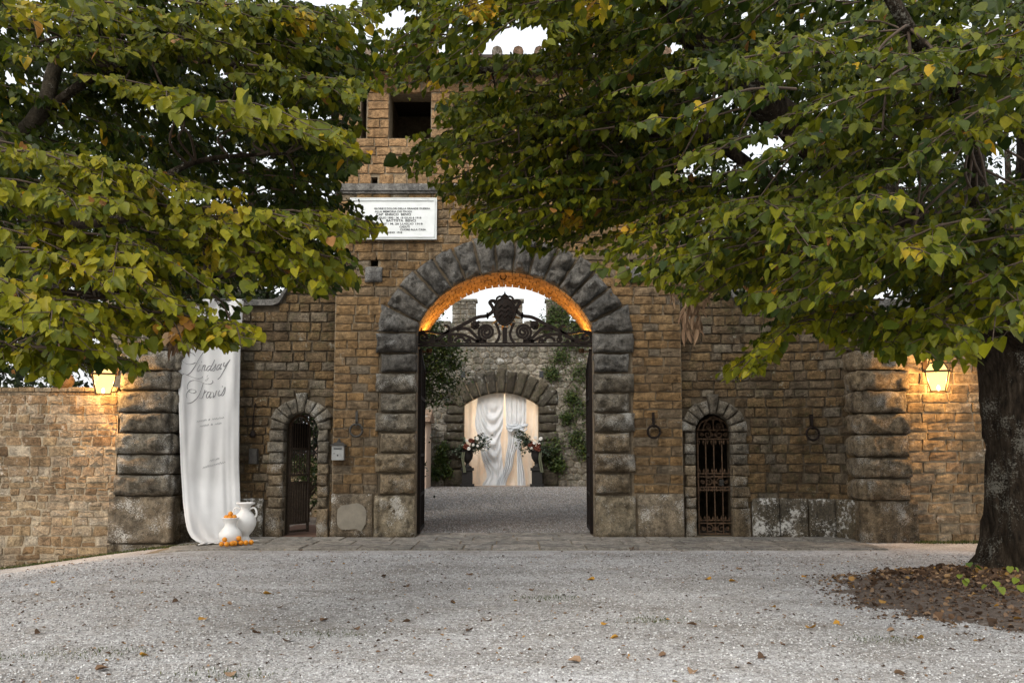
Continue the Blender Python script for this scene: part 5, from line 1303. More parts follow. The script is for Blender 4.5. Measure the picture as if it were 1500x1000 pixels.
# ------------------------------------------------------------------ right linden
KEEP_R = [(540,-200),(1800,-200),(1800,520),(1500,500),(1455,505),(1430,548),(1385,540),(1345,530),(1300,535),(1262,505),(1235,522),(1180,480),(1150,500),(1122,545),(1075,562),(1050,560),(1062,545),(1105,500),(1120,470),(1070,440),(1030,445),(1020,470),(1003,445),(960,415),(905,418),(870,392),(822,385),(775,378),(755,352),(715,360),(690,350),(655,310),(640,280),(600,262),(575,235),(585,210),(640,190),(640,140),(600,150),(565,140),(530,128),(545,100)]
CLEAR_R = [[(698,86),(712,62),(740,44),(772,34),(806,40),(806,60),(786,84)], [(572,150),(632,150),(628,190),(600,205),(572,202)], [(985,60),(1000,55),(998,80),(975,84),(965,70)]]
rt_root = empty('linden_tree', (6.88, -5.05, 0), 'large linden with a dark lichen spotted trunk standing in the leaf litter', 'tree', 'linden trees over the forecourt')
TR = Tree()
tb = Vector((6.9, -5.05, 0))
_, LT = limb(rt_root, [tb+Vector((-.02, 0, -.15)), tb+Vector((0, 0, .12)), tb+Vector((.02, 0, .5)), tb+Vector((.05, 0, 1.5)), tb+Vector((.0, 0, 2.6)), tb+Vector((-.1, .0, 3.6))], [.72, .62, .56, .53, .54, .6], M['bark'], 'trunk', 40, .13)
LA = limb(rt_root, [tb+Vector((-.15, -.1, 3.2)), atd(1440, 400, 12.6), atd(1320, 310, 11.6), atd(1210, 228, 10.8), atd(1110, 140, 10.2), atd(1015, 50, 9.6), atd(930, -80, 9.2)], [.42, .31, .23, .2, .17, .14, .1], M['bark'], 'limb', 14, .12)[1]
LB = limb(rt_root, [tb+Vector((.1, .05, 3.3)), tb+Vector((.3, -.2, 5)), tb+Vector((.1, -.8, 7)), tb+Vector((-.4, -1.2, 9.5))], [.45, .36, .28, .15], M['bark'], 'limb', 12, .1)[1]
LC = limb(rt_root, [tb+Vector((-.05, -.25, 3.0)), atd(1440, 330, 10.2), atd(1420, 180, 8.2), atd(1330, 40, 7.2), atd(1240, -120, 6.8)], [.2, .09, .07, .055, .04], M['bark'], 'limb', 10, .08)[1]
LD = limb(rt_root, [LA[14], atd(1180, 300, 11.2), atd(1040, 205, 11.0), atd(900, 195, 10.9), atd(760, 180, 10.6)], [.13, .09, .07, .05, .03], M['bark'], 'bough', 8, .06)[1]
LE = limb(rt_root, [LA[28], atd(1050, 60, 10.8), atd(900, 60, 11), atd(740, 100, 11.2), atd(620, 105, 11.2)], [.11, .08, .06, .045, .03], M['bark'], 'bough', 8, .06)[1]
RL = list(LA)+list(LB)[6:]+list(LC)[4:]+list(LD)+list(LE)
def region_sprays(T, poly, n, drange, heads, Lr, Wr, size, lcm, limbs, droop=(.2, .5), dens=1.0, pitch=(25, 62), conn=.5):
    xs = [p[0] for p in poly]; ys = [p[1] for p in poly]; c = 0; tries = 0
    while c < n and tries < n*40:
        tries += 1; px, py = u(min(xs), max(xs)), u(min(ys), max(ys))
        if not in_poly(np.array([px]), np.array([py]), poly)[0]: continue
        D = u(*drange); P = atd(px, py, D); L = u(*Lr); h = R_(u(*heads)); dr = u(*droop)
        d = Vector((math.cos(h), math.sin(h), 0)); root = P-d*L*.6+Vector((0, 0, dr*L*.36))
        T.spray(root, h, L, u(*Wr), size, lcm+u(-.05, .05), dr, 0, dens, pitch)
        if random.random() < conn: connect(T, limbs, root)
        c += 1
# nearer boughs over the right side
region_sprays(TR, [(1000,20),(1520,20),(1560,260),(1480,430),(1200,420),(1040,280)], 78, (6.0, 8.6), (150, 290), (.9, 1.5), (.3, .55), .098, .28, RL, conn=.12)
region_sprays(TR, [(1180,330),(1500,300),(1520,470),(1420,520),(1260,480)], 46, (6.2, 8.5), (170, 290), (.8, 1.3), (.3, .5), .098, .32, RL, conn=.12)
region_sprays(TR, [(960,330),(1200,260),(1200,430),(1080,420),(1000,400),(840,370)], 42, (7.5, 9.6), (150, 260), (.9, 1.4), (.3, .5), .098, .32, RL, conn=.12)
region_sprays(TR, [(1060,555),(1120,470),(1250,430),(1250,480),(1130,540)], 18, (7.4, 9.2), (180, 250), (.8, 1.2), (.25, .42), .095, .42, RL)
# the long boughs in front of the tower
region_sprays(TR, [(560,60),(640,20),(1000,20),(1020,330),(880,380),(760,345),(680,330),(600,235),(640,170),(560,120)], 190, (9.4, 12.6), (140, 260), (.9, 1.6), (.3, .55), .098, .31, RL)
region_sprays(TR, [(540,-60),(1000,-60),(1000,50),(820,60),(700,40),(540,90)], 60, (8.0, 11.5), (140, 270), (.9, 1.6), (.3, .55), .1, .3, RL)
# inner boughs behind, shade inside the crown put into a darker leaf colour
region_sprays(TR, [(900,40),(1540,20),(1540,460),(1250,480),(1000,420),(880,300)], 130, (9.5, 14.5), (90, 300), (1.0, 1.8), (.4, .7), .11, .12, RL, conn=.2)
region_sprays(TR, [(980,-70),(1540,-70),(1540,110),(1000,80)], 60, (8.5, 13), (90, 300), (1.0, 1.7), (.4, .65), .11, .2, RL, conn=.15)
# crown above and beside the picture
for k in range(62):
    a = u(0, 6.28); r = 5.5*math.sqrt(random.random()); P = tb+Vector((r*math.cos(a)-1.5, r*math.sin(a)*.9-1.0, u(6.2, 10.5)-.08*r*r))
    TR.spray(P, math.atan2(P.y-tb.y, P.x-tb.x)+u(-.6, .6), u(1.2, 2.0), u(.5, .8), .15, .2, .3, 0, .55)
for k in range(22):   # to the right, outside the picture
    P = tb+Vector((u(1.2, 5), u(-4, 3), u(3.2, 6.5))); TR.spray(P, u(-1.2, 1.2), u(1.2, 1.8), .6, .14, .2, .35, 0, .6)
YEL = [(667,318,34,.80),(838,330,20,.80),(835,320,14,.84),(560,150,12,.78),(700,14,30,.78),(640,135,26,.74),(1336,376,16,.74),(915,338,16,.78),(870,12,24,.72)]
finish_tree(TR, rt_root, KEEP_R, CLEAR_R, None, YEL)
def bracts(px, py, D, n, root, w, h):
    pos = np.array([atd(px+u(-w, w), py+u(-h, h), D+u(-.2, .2)) for _ in range(n)]); Rm = leaf_mats(pos, RNG.random(n)*6.28, np.radians(RNG.uniform(40, 85, n)), RNG.normal(0, .6, n), RNG.uniform(.06, .11, n))*1.0
    LVn = LV*np.array([.35, 1.3, 1.5]); leaf_object('dry_bracts', pos, Rm, RNG.uniform(.55, .85, n), M['litter'], root, LVn, LF, tuple(WPOS[root.name])); 
bracts(1012, 462, 8.6, 60, rt_root, 14, 26); bracts(1010, 425, 8.7, 30, rt_root, 30, 14)

# ------------------------------------------------------------------ left linden
KEEP_L = [(-300,-200),(545,-200),(560,60),(552,105),(558,135),(520,150),(530,190),(548,230),(505,262),(498,292),(540,300),(566,322),(563,345),(520,347),(500,362),(530,395),(524,418),(470,436),(438,432),(410,420),(372,425),(362,448),(378,478),(380,498),(345,512),(310,508),(285,520),(245,505),(212,512),(206,560),(190,552),(168,525),(150,545),(120,535),(90,560),(40,570),(-300,590)]
CLEAR_L = [[(534,132),(572,132),(572,205),(534,205)], [(505,262),(560,262),(560,292),(505,292)]]
lt_root = empty('linden_tree', (-8.3, -8.2, gz(-8.3, -8.2)), 'yellow green linden reaching over the rubble wall, lantern and banner', 'tree', 'linden trees over the forecourt')
TL = Tree(); lb0 = Vector((-8.3, -8.2, gz(-8.3, -8.2)))
limb(lt_root, [lb0+Vector((0, 0, -.15)), lb0+Vector((0, 0, .2)), lb0+Vector((.05, 0, 1.5)), lb0+Vector((.1, .05, 3.1))], [.75, .55, .46, .45], M['bark'], 'trunk', 24, .12)
A1 = limb(lt_root, [lb0+Vector((.1, 0, 2.9)), atd(-40, 250, 10.2), atd(55, 170, 9.8), atd(80, 100, 9.8), atd(115, 25, 9.9), atd(140, -90, 10)], [.24, .10, .08, .07, .06, .045], M['bark_pale'], 'limb', 12, .1)[1]
A2 = limb(lt_root, [lb0+Vector((.15, -.1, 2.8)), atd(-30, 380, 9.4), atd(80, 335, 9.0), atd(185, 318, 8.8), atd(230, 268, 8.7), atd(300, 234, 8.8), atd(420, 225, 9.2)], [.24, .1, .055, .04, .034, .026, .014], M['bark'], 'limb', 10, .08)[1]
A3 = limb(lt_root, [lb0+Vector((.05, 0, 3.0)), lb0+Vector((.3, .2, 5.5)), lb0+Vector((.6, .1, 8.2)), lb0+Vector((.9, 0, 10.5))], [.36, .3, .2, .1], M['bark'], 'limb', 12, .1)[1]
A4 = limb(lt_root, [A1[10], atd(160, 100, 9.6), atd(300, 90, 9.8), atd(450, 120, 10)], [.06, .045, .035, .02], M['bark'], 'bough', 8, .06)[1]
A5 = limb(lt_root, [A2[8], atd(100, 430, 8.4), atd(240, 420, 8.5), atd(360, 400, 8.8)], [.05, .04, .03, .015], M['bark'], 'bough', 8, .06)[1]
LL = list(A1)[6:]+list(A2)[6:]+list(A3)[8:]+list(A4)+list(A5)
def bough(T, x0, y0, x1, y1, D, n, size, lcm, spread, limbs, dD=.6):
    """a tier of sprays along a line of the photograph, at distance D from the camera"""
    n = int(n*1.45)
    for k in range(n):
        t = (k+.5)/n; P = atd(lerp(x0, x1, t)+u(-14, 14), lerp(y0, y1, t)+u(-spread, spread)*.6, D+u(-dD, dD)); h = R_(u(-75, 10)); L = u(.75, 1.15); d = Vector((math.cos(h), math.sin(h), 0)); dr = u(.2, .45)
        root = P-d*L*.55+Vector((0, 0, dr*L*.3)); T.spray(root, h, L, u(.3, .48), size, lcm+u(-.04, .04), dr, 0, 1.0)
        if random.random() < .4: connect(T, limbs, root)
for b in [(20,15,540,20,8.8,16,.1,.38,16),(40,70,420,60,9.0,12,.1,.36,12),(210,125,480,195,8.4,13,.1,.43,14),(385,112,545,130,8.8,7,.1,.36,10),(0,215,245,262,7.8,11,.1,.45,12),(0,280,195,292,7.6,8,.1,.44,10),
          (245,312,560,330,8.0,14,.1,.46,10),(300,350,520,400,8.2,12,.1,.44,16),(0,335,235,365,7.4,11,.1,.45,14),(60,380,230,410,7.3,8,.1,.46,10),(0,410,110,470,7.0,9,.1,.47,16),(170,460,365,482,7.6,12,.1,.46,10),(0,510,130,530,7.6,7,.1,.38,12),(150,520,205,530,7.4,3,.1,.36,8)]:
    bough(TL, *b[:9], LL)
region_sprays(TL, [(-60,-20),(520,-20),(520,260),(500,400),(330,420),(200,470),(-60,520)], 160, (9.3, 12.5), (-100, 90), (1.0, 1.7), (.4, .65), .11, .17, LL, conn=.2)  # inner sprays, crown shade put into their darker leaf colour
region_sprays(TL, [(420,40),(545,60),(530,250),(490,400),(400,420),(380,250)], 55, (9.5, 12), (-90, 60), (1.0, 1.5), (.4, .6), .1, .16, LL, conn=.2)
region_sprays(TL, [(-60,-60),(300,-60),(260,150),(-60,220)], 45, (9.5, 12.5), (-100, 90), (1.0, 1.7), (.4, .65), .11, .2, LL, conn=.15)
for k in range(55):
    a = u(0, 6.28); r = 5.5*math.sqrt(random.random()); P = lb0+Vector((r*math.cos(a)+1.2, r*math.sin(a)*.9, u(6.8, 11)-.08*r*r))
    TL.spray(P, a+u(-.5, .5), u(1.2, 2.0), u(.5, .8), .15, .35, .3, 0, .55)
for k in range(16):
    P = lb0+Vector((u(-4, -1), u(-4, 3), u(3, 6.5))); TL.spray(P, u(2, 4.2), u(1.2, 1.8), .6, .14, .35, .35, 0, .6)
YL = [(440,35,22,.76),(335,305,30,.70),(120,395,30,.66),(245,490,18,.96),(270,480,14,.97),(40,20,26,.68),(305,385,20,.68),(210,395,26,.64)]
finish_tree(TL, lt_root, KEEP_L, CLEAR_L, None, YL)
bracts(262, 492, 7.4, 40, lt_root, 14, 14); bracts(110, 465, 8.4, 50, lt_root, 26, 40)

# ------------------------------------------------------------------ trees and shrubs behind the walls
def back_tree(x, y, h, rx, rz, label, mat, n=9000, size=.2, trunk_r=.2, cat='tree', name='evergreen_tree', z0=1.5, group='dark trees behind the walls', lean=0, clump=70):
    root = empty(name, (x, y, 0), label, cat, group)
    limb(root, [(x, y, -.1), (x+lean*.3, y, h*.35), (x+lean*.6, y, h*.65), (x+lean, y, h*.92)], [trunk_r, trunk_r*.8, trunk_r*.5, .04], M['bark'], 'trunk', 10, .1)
    zc = (z0+h)/2; nc = max(1, n//clump); pos = []
    bm_ = MB()
    for k in range(nc):
        while True:
            v = RNG.uniform(-1, 1, 3)
            if .15 < (v**2).sum() < 1: break
        c = np.array([x+lean*.6+v[0]*rx*(1.15-.35*v[2]), y+v[1]*rx*.9, zc+v[2]*(h-z0)/2]); rr_ = u(.35, .75)*rx*.36
        if k % 3 == 0: bm_.tube([(x+lean*.5, y, c[2]-.5), tuple(c)], [.03, .008], 4, False)
        pos.append(c+RNG.normal(0, 1, (clump, 3))*np.array([rr_, rr_, rr_*.6])*.6)
    pos = np.concatenate(pos); m = len(pos)
    Rm = leaf_mats(pos, RNG.random(m)*6.28, np.radians(RNG.uniform(5, 70, m)), RNG.normal(0, .5, m), RNG.uniform(.6, 1.2, m)*size)
    tag(bm_.build('branches', M['twig'], root), kind='stuff')
    tag(leaf_object('crown', pos, Rm, np.clip(RNG.normal(.45, .25, m), 0, 1), M[mat], root, QV, QF, (x, y, 0)), kind='stuff')
    return root
back_tree(-9.6, 5.0, 11.5, 2.6, 4, 'dark evergreen tree rising behind the lantern and the rubble wall', 'evergreen', 15000, .16)
back_tree(-6.6, 6.2, 12.5, 2.3, 4, 'dark evergreen tree rising behind the white banner', 'evergreen', 15000, .16)
back_tree(-4.3, 9.0, 13.5, 1.9, 4, 'thin topped dark tree close beside the gate tower above the open doorway', 'evergreen', 8000, .15, z0=2.5)
back_tree(-12.6, 4.0, 10.5, 2.6, 4, 'dark evergreen tree behind the far end of the rubble wall', 'evergreen', 9000, .18)
back_tree(5.3, 7.0, 11.0, 2.2, 4, 'dark tree rising behind the wing wall with the iron grille', 'evergreen', 11000, .16)
back_tree(8.6, 6.0, 11.0, 2.6, 4, 'dark tree rising behind the pale pier', 'evergreen', 12000, .17)
back_tree(12.0, 5.0, 10.5, 2.6, 4, 'dark tree rising behind the low wall past the linden trunk', 'evergreen', 9000, .18)
# hedge seen dark through the grille, shrub behind the open doorway
back_tree(-4.6, 7.6, 3.4, 1.9, 2, 'dark hedge bush behind the garden railings', 'evergreen', 9000, .12, .05, 'shrub', 'hedge_bush', .0, 'shrubs behind the walls')
back_tree(-4.55, 4.0, 1.5, .75, 1, 'dark round shrub seen through the open small doorway', 'shrub', 3000, .07, .04, 'shrub', 'garden_shrub', .0, 'shrubs behind the walls')
back_tree(-3.1, 9.2, 5.9, 1.45, 2, 'leafy shrub tree at the side of the courtyard seen through the main arch', 'shrub', 16000, .10, .09, 'shrub', 'courtyard_shrub', 2.6, 'shrubs behind the walls', .1, 50)
gwl = empty('garden_wall', (-5, 5.6, 0), 'low garden wall with iron railings beyond the open small doorway', 'wall')
mb = MB(); mb.box(-9, -3.6, 5.5, 5.9, -.1, 1.32); mb.build('wall_body', M['mortar'], gwl)
GP = Path([(-9, 5.47), (-3.6, 5.47)]); lay_stones(gwl, GP, courses(3.0, 5.4, 0, 1.32, (.2, .26), (.3, .5), lambda s, z: False), M['ashlar_low'], joint=.02)
for k in range(26):
    mb = MB(); x = -6.2+k*.1; mb.tube([(x, 5.7, 1.32), (x, 5.7, 2.65)], .012, 5); mb.build('railing_bar', M['iron'], gwl)
mb = MB(); mb.box(-6.3, -3.6, 5.69, 5.71, 2.4, 2.44); mb.box(-6.3, -3.6, 5.69, 5.71, 1.5, 1.54); mb.build('railing_rail', M['iron'], gwl)
bf = MB(); bf.box(-4.6, -3.4, .15, 3.0, -.02, .012); tag(bf.build('path', M['brick_floor'], None), 'worn red brick path inside the small open doorway', None, kind='structure')
# pink house at the left of the courtyard
ph = empty('pink_house', (-5.6, 24.2, 0), 'pink plastered house front just visible at the edge of the courtyard', 'house')
mb = MB(); mb.box(-8.2, -3.55, 23.0, 25.4, 0, 2.75); mb.build('wall', M['pink'], ph)
mb = MB(); mb.add([(-8.4,22.7,2.752),(-3.4,22.7,2.752),(-3.4,25.5,2.752),(-8.4,25.5,2.752),(-8.4,24.1,3.3),(-3.4,24.1,3.3)], [(0,1,5,4),(2,3,4,5),(0,4,3),(1,2,5),(3,2,1,0)]); mb.build('roof', M['roof'], ph)
# unseen side walls, added to block the sky and darken the courtyard
for xs_, pp, lab in ((-8.6, [(-8.6, 3.7), (-8.6, 22.6)], 'unseen high rubble wall added to shade the courtyard on the pink house side'), (7.3, [(7.3, 25.6), (7.3, 3.7)], 'unseen high rubble wall added to shade the courtyard on the ivy side')):
    cwp = Path(pp if xs_ > 0 else [(-8.6, 3.7), (-8.6, 22.6)]); rt_ = empty('added_side_wall', (xs_, 13, 0), lab, 'wall', 'added side walls shading the courtyard')
    wall_core(cwp, list(np.linspace(0, cwp.L, 10)), lambda s: [(-.1, 7.2)], .03, .6, M['mortar'], rt_, 'wall_core')
    lay_rubble(rt_, cwp, voronoi_cells(0, cwp.L, 0, 7.2, .75, .5, lambda s, z: False, 21), M['rubble_back'], joint=.03, cap=0, bulge=.05)
# ivy on the courtyard wall
def ivy(label, pts, n, size=.13):
    pos = []
    for (px, py, r) in pts:
        c = at(px, py, BY-.12); k = n//len(pts); v = RNG.normal(0, 1, (k, 3))*np.array([r/33*.5, .09, r/33*.5]); pos.append(np.array(c)+v)
    pos = np.concatenate(pos); pos[:, 2] = np.maximum(pos[:, 2], .05); pos[:, 1] = np.minimum(pos[:, 1], BY-.02); m = len(pos)
    Rm = leaf_mats(pos, np.radians(RNG.uniform(200, 340, m)), np.radians(RNG.uniform(20, 75, m)), RNG.normal(0, .4, m), RNG.uniform(.6, 1.2, m)*size)
    o = leaf_object('ivy', pos, Rm, np.clip(RNG.normal(.4, .25, m), 0, 1), M['shrub'], None, QV, QF, (pos[:, 0].mean(), BY, 0)); tag(o, label, 'ivy')
ivy('ivy climbing over the battlement and wall on the knot side of the curtains', [(815,455,22),(820,468,22),(800,475,14),(838,470,18),(845,500,20),(822,520,16),(808,545,12),(850,545,20),(852,600,20),(845,640,16),(838,580,12),(858,480,16),(830,610,10),(856,660,14)], 4600, .11)
ivy('creeping plant at the foot of the gateway on the shrub side', [(650,655,10),(646,672,12),(655,690,9),(640,690,10)], 1200, .12)
ivy('bushy plant at the foot of the gateway on the ivy side', [(810,655,16),(805,668,14),(818,680,12)], 1200, .12)

# ------------------------------------------------------------------ urns and bouquets
def urn_set(px, sgn, l1, l2, l3):
    c = at(px, 712, BY-.45); c.z = 0; ped = empty('pedestal', c, l1, 'pedestal', 'dark pedestals')
    for z0, z1, w, nm in ((0, .12, .30, 'plinth'), (.122, .70, .225, 'shaft'), (.702, .82, .28, 'cap')):
        mb = MB(); mb.box(c.x-w, c.x+w, c.y-w, c.y+w, z0, z1); mb.build(nm, M['urn'], ped)
    uz = Vector((c.x, c.y, .822)); mb = MB(); mb.lathe(uz, [(.002,0),(.19,0),(.19,.05),(.09,.11),(.075,.2),(.14,.27),(.22,.40),(.25,.55),(.24,.66),(.3,.72),(.3,.75),(.25,.74),(.22,.6),(.002,.5)], 20)
    tag(mb.build('urn', M['urn'], None, True), l2, 'urn', 'dark urns')
    b0 = Vector((c.x, c.y, 1.52)); bq = empty('bouquet', b0, l3, 'bouquet', 'bouquets in the urns')
    pos = []; st = MB()
    for k in range(34):
        a = u(0, 6.28); h = u(.1, .75); tip = b0+Vector((sgn*u(-.55, .95), u(-.35, .25), u(-.1, .65)))
        if k < 12: tip = b0+Vector((sgn*u(.5, 1.05), u(-.3, .1), u(.1, .95)))
        if k > 27: tip = b0+Vector((-sgn*u(.3, .9), u(-.2, .2), u(-.25, .2)))
        mid = (b0+tip)/2+Vector((0, 0, .12)); st.tube([b0, mid, tip], .008, 4, False)
        for j in range(22): f = u(.3, 1.05); p = b0.lerp(mid, f*2) if f < .5 else mid.lerp(tip, f*2-1); pos.append(p+Vector((u(-.08, .08), u(-.08, .08), u(-.09, .07))))
    pos = np.array(pos); m = len(pos)
    Rm = leaf_mats(pos, RNG.random(m)*6.28, np.radians(RNG.uniform(-20, 70, m)), RNG.normal(0, .5, m), RNG.uniform(.08, .17, m))
    st.build('stems', M['twig'], bq); tag(leaf_object('foliage', pos, Rm, np.clip(RNG.normal(.4, .3, m), 0, 1), M['silver'], bq, QV, QF, tuple(b0)), kind='stuff')
    def flower(p, r, mat):
        mb = MB(); mb.sphere(p, r*.5, 8, 5)
        for k in range(9):
            a = k*.7; mb.sphere(p+Vector((r*.6*math.cos(a), -r*.2-r*.3*(k % 2), r*.6*math.sin(a))), r*.42, 7, 5, .8)
        mb.build('flower', M[mat], bq, True)
    for k in range(6): flower(b0+Vector((sgn*u(-.08, .32), -.3+u(-.1, .06), u(.02, .48))), u(.07, .13), 'fl_red')
    for k in range(9): flower(b0+Vector((sgn*u(-.25, .85), -.3+u(-.1, .1), u(0, .6))), u(.05, .085), 'fl_white')
    for k in range(2):
        x = b0.x-sgn*(.12+.07*k); mb = MB(); mb.ribbon(catmull([(x, c.y-.31, 1.5), (x-.03, c.y-.34, 1.2), (x+.03*k, c.y-.33, .95-.1*k), (x+.06, c.y-.34, .62)], 5), .055, .006, (0, 1, 0)); mb.build('ribbon', M['ribbon'], bq)
urn_set(684.5, 1, 'dark square pedestal carrying the urn on the shrub side of the curtains', 'dark footed urn on the pedestal on the shrub side of the curtains', 'bouquet of rust red and white flowers spilling from the urn on the shrub side')
urn_set(786.5, -1, 'dark square pedestal carrying the urn on the ivy side of the curtains', 'dark footed urn on the pedestal on the ivy side of the curtains', 'bouquet of rust red and white flowers spilling from the urn on the ivy side')

# ------------------------------------------------------------------ soil, litter, fallen leaves, grass
n = 160; vs_ = []
cx_, cy_ = 7.15, -7.4
def soil_r(a):
    x, y = math.cos(a), math.sin(a); return 1+.13*nz(x*2, y*2, 5)+.09*nz(x*7, y*7, 2)+.05*nz(x*19, y*19, 4)
for ring in range(9):
    f = ring/8
    for k in range(n):
        a = 2*math.pi*k/n; r = soil_r(a)*f; x = cx_+3.75*r*math.cos(a); y = cy_+2.85*r*math.sin(a)
        vs_.append((x, y, ground_z(x, y)+.075*(1-f*f)+.02*nz(x*2, y*2)*(1-f)-(.02 if ring == 8 else 0)))
fs = [(r*n+k, r*n+(k+1) % n, (r+1)*n+(k+1) % n, (r+1)*n+k) for r in range(8) for k in range(n)]
def soil_mat():
    m, nt, out = new_mat('dark soil'); pos = nt.nodes.new('ShaderNodeNewGeometry').outputs['Position']
    c = ramp(nt, noise_(nt, pos, 9, 7, .75), [(.3,(.05,.036,.026)),(.52,(.12,.088,.066)),(.72,(.27,.23,.195))]); c = mixc(nt, ramp(nt, noise_(nt, pos, 60, 3), [(.66, 0.), (.72, 1.)]), c, (.34,.33,.31))
    b = nd(nt, 'ShaderNodeBump', {'Strength': .9, 'Distance': .03, 'Height': noise_(nt, pos, 30, 6, .7)}); p = nd(nt, 'ShaderNodeBsdfPrincipled', {'Base Color': c, 'Roughness': .95, 'Normal': b.outputs[0]}); nt.links.new(p.outputs[0], out.inputs[0]); return m
M['soil'] = soil_mat()
mb = MB(); mb.add(vs_, fs); tag(mb.build('soil', M['soil'], None, True), 'dark bare soil around the linden trunk', None, kind='structure')
def soil_z(x, y):
    a = math.atan2((y-cy_)/2.85, (x-cx_)/3.75); f = math.hypot((x-cx_)/3.75, (y-cy_)/2.85)/soil_r(a); return ground_z(x, y)+.075*max(0, 1-f*f)
lp = []
while len(lp) < 5200:
    x, y = cx_+u(-3.4, 3.4), cy_+u(-2.7, 2.7); f = math.hypot((x-cx_)/3.75, (y-cy_)/2.85)
    dt = math.hypot(x-6.9, y+5.05)
    if f < 1.02 and dt > .6 and random.random() < .07+.93*math.exp(-((dt-.6)/1.3)**2): lp.append((x, y, soil_z(x, y)+u(.005, .05)*math.exp(-(dt/1.5)**2)+.006))
lp = np.array(lp); m = len(lp); Rm = leaf_mats(lp, RNG.random(m)*6.28, np.radians(RNG.normal(0, 28, m)), RNG.normal(0, .6, m), RNG.uniform(.025, .085, m))
CV = LV.copy(); CV[:, 2] += .9*CV[:, 0]**2-.15
tag(leaf_object('leaf_litter', lp, Rm, RNG.random(m)**1.3, M['litter'], None, CV, LF), 'brown dry leaf litter heaped round the linden trunk', 'leaf litter', kind='stuff')
fv = [np_mesh('fallen_leaf_shape', CV, LF, M['litter'], np.full(len(CV), k), None, aname='lc') for k in (.3, .55, .8, 1.0)]
fm = [o.data for o in fv]
for o in fv: bpy.data.objects.remove(o)
fl_px = [(80,848),(172,846),(230,875),(410,890),(386,868),(575,852),(598,858),(515,878),(262,882),(300,905),(470,906),(520,915),(372,925),(420,938),(457,950),(140,985),(333,885),(337,994),(600,905),(712,906),(690,920),(800,907),(850,968),(912,960),(975,960),(884,917),(1020,918),(1230,912),(1232,916),(1310,922),(1310,985),(1130,885),(1040,848),(1068,851),(1165,830),(1205,827),(1085,833),(1180,845),(660,882),(565,842),(905,935),(1190,920),(1342,932),(925,805),(440,806),(1440,935),(205,962),(60,925),(740,778),(1120,962),(1016,980),(780,865),(690,842),(870,848)]
FLAB = ['dark brown curled fallen leaf lying on the gravel', 'mid brown fallen leaf lying on the gravel', 'pale tan fallen leaf lying on the gravel', 'golden orange fallen leaf lying on the gravel']
for px, py in fl_px:
    zg = 0.0; t = (CAM.z-zg)/1.0
    a = (px-750)/FPX; b = (500-py)/FPX; dy = math.cos(PITCH)-b*math.sin(PITCH); dz = math.sin(PITCH)+b*math.cos(PITCH); t = CAM.z/-dz
    x, y = CAM.x+a*t, CAM.y+dy*t; z = ground_z(x, y)+.022; kf = random.randrange(4); o = bpy.data.objects.new('fallen_leaf', fm[kf]); COL.objects.link(o); s_ = u(.055, .1)
    if y > -2.3: z = .045
    o.location = (x, y, z); o.rotation_euler = (u(-.35, .35), u(-.35, .35), u(0, 6.28)); o.scale = (s_, s_, s_)
    tag(o, FLAB[kf], 'fallen leaf', FLAB[kf].split(' lying')[0].replace('leaf', 'leaves'))
def sprout(px, py, label, n, s, Y=None, lc=.8):
    a = (px-750)/FPX; b = (500-py)/FPX; dy = math.cos(PITCH)-b*math.sin(PITCH); dz = math.sin(PITCH)+b*math.cos(PITCH); t = (CAM.z-.05)/-dz
    x, y = CAM.x+a*t, CAM.y+dy*t; z = soil_z(x, y); root = empty('linden_sprout', (x, y, z), label, 'sprout', 'green sprouts in the leaf litter')
    st = MB(); 
    for k in range(n):
        an = u(3.4, 6.0); p1 = Vector((x+.09*math.cos(an)*u(.4, 1.3), y+.07*math.sin(an), z+u(.08, .17))); st.tube([(x, y, z-.02), tuple((Vector((x, y, z))+p1)/2+Vector((0, 0, .02))), tuple(p1)], .003, 4)
        P = np.array([p1]); Rm = leaf_mats(P, np.array([an]), np.array([R_(u(20, 60))]), np.array([u(-.3, .3)]), np.array([s*u(.8, 1.2)])); leaf_object('leaf', P, Rm, np.array([lc*u(.8, 1)]), M['sprout'], root, LV, LF, tuple(p1))
    st.build('stem', M['twig'], root)
sprout(1420, 838, 'dark green sprout at the edge of the linden root', 3, .11, lc=.15); sprout(1408, 858, 'yellow green sprout in the litter in front of the root flare', 3, .07)
sprout(1458, 872, 'yellow green sprout with four leaves standing in the dry leaf litter', 4, .075); sprout(1492, 868, 'pale sprout in the litter straight in front of the linden trunk', 3, .08); sprout(1483, 842, 'small pair of round sprout leaves against the linden bark', 2, .075)
def grass(name, label, f, n, hmin, hmax, mat='shrub'):
    P = np.array([f() for _ in range(n)]); Rm = leaf_mats(P, RNG.random(n)*6.28, -np.radians(RNG.uniform(30, 88, n)), RNG.normal(0, .6, n), RNG.uniform(hmin, hmax, n))
    tag(leaf_object(name, P, Rm, np.clip(RNG.normal(.6, .25, n), 0, 1), M[mat], None, QV*np.array([.35, 1, 1]), QF), label, 'grass', kind='stuff')
def fA():
    x = u(-10.5, -5.0); y = -1.12-abs(random.gauss(0, .09))-.12*max(0, x+6.9)/2; return (x, y, ground_z(x, y)-.005)
grass('grass', 'thin green grass and moss along the foot of the rubble wall', fA, 3800, .02, .06)
def fB():
    x = u(6.9, 11); y = -.97-abs(random.gauss(0, .13)); return (x, y, ground_z(x, y)-.005)
grass('grass', 'green grass strip along the foot of the pale low wall', fB, 3200, .02, .07)
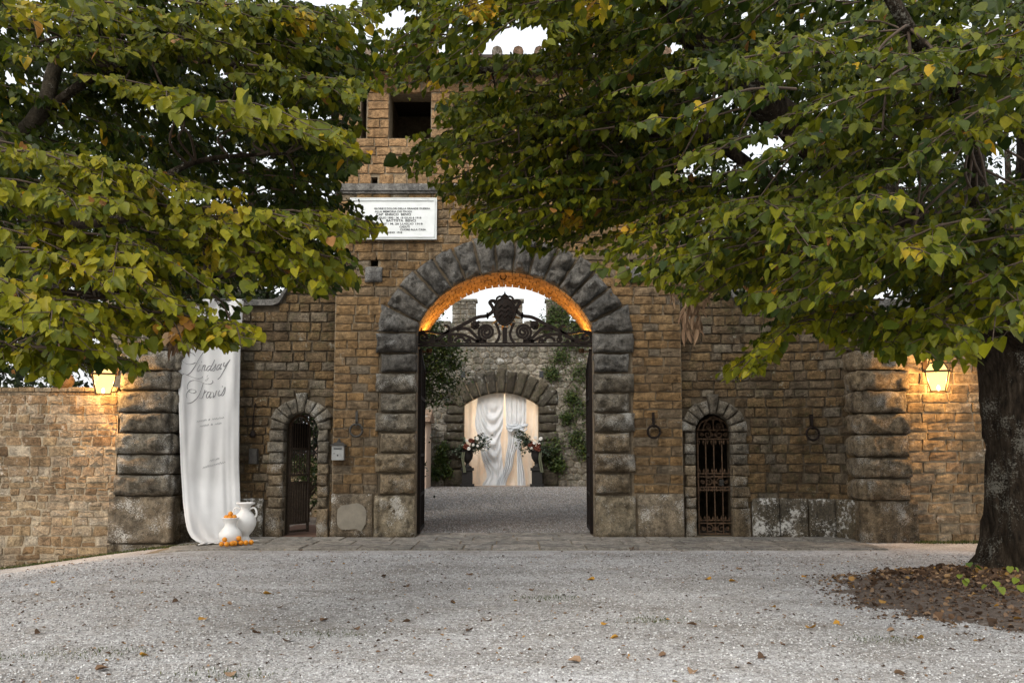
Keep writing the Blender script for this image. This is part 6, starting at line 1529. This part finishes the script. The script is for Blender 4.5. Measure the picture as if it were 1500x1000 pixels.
def fC():
    c = random.choice([(-4.6,-11.9,.25),(-3.3,-10.4,.3),(-2.0,-11.2,.2),(4.0,-11.6,.4),(4.5,-11.8,.3),(-4.2,-10.6,.2),(-1.6,-9.5,.25),(1.3,-8.9,.2),(3.2,-9.8,.2),(0.4,-7.5,.2)]); x, y = c[0]+random.gauss(0, c[2]), c[1]+random.gauss(0, c[2]*.5); return (x, y, ground_z(x, y))
grass('grass', 'sparse green weeds growing through the forecourt gravel', fC, 2200, .012, .036)

def fD():
    d = 6.6+9.6*random.random(); x = u(-1, 1)*(.54*d+.3); y = CAM.y+d; return (x, y, ground_z(x, y)+.014)
P = np.array([fD() for _ in range(1500)]); n = len(P); Rm = leaf_mats(P, RNG.random(n)*6.28, RNG.normal(0, .25, n), RNG.normal(0, .35, n), RNG.uniform(.015, .045, n))
tag(leaf_object('leaf_debris', P, Rm, RNG.random(n), M['litter'], None, CV*np.array([.5, 1, 1]), LF), 'crumbled brown leaf bits and twigs strewn over the gravel', 'leaf debris', kind='stuff')

# loose stones on the courtyard floor
n = 26000; y = 1.0+24*RNG.random(n)**1.4; x = XC+RNG.uniform(-1, 1, n)*(1.9+.11*y); sz = RNG.uniform(.010, .026, n)*(.8+.02*y)
base = np.array([(1,0,0),(0.3,1,0),(-1,0.2,0),(-0.2,-1,0),(0,0,0.8),(0,0,-0.5)]); V = base[None]*(0.65+0.7*RNG.random((n, 6, 1))); a = RNG.random(n)*6.283; ca, sa = np.cos(a)[:, None], np.sin(a)[:, None]
V = np.stack([V[..., 0]*ca-V[..., 1]*sa, V[..., 0]*sa+V[..., 1]*ca, V[..., 2]*.7+.2], -1)*sz[:, None, None]+np.stack([x, y, np.full(n, .006)], -1)[:, None]
f = np.array([(0,1,4),(1,2,4),(2,3,4),(3,0,4),(1,0,5),(2,1,5),(3,2,5),(0,3,5)]); Fc = (f[None]+(np.arange(n)*6)[:, None, None]).reshape(-1, 3)
tag(np_mesh('courtyard_pebbles', V.reshape(-1, 3), Fc, M['pebble'], np.repeat(RNG.random(n)**1.5*.7, 6)), 'loose brownish pebbles on the courtyard floor beyond the arch', 'gravel', kind='stuff')

def fE():
    while True:
        x, y = cx_+u(-3.7, 3.7), cy_+u(-2.8, 2.8)
        if math.hypot((x-cx_)/3.75, (y-cy_)/2.85)+random.gauss(0, .08) < 1.02 and math.hypot(x-6.9, y+5.05) > .65: return (x, y, soil_z(x, y)+.008)
P = np.array([fE() for _ in range(6000)]); n = len(P); Rm = leaf_mats(P, RNG.random(n)*6.28, RNG.normal(0, .3, n), RNG.normal(0, .5, n), RNG.uniform(.012, .05, n))
tag(leaf_object('leaf_debris', P, Rm, RNG.random(n)*.85, M['litter'], None, CV*np.array([.55, 1, 1]), LF), 'small brown leaf chips and bark bits covering the soil round the linden', 'leaf debris', kind='stuff')
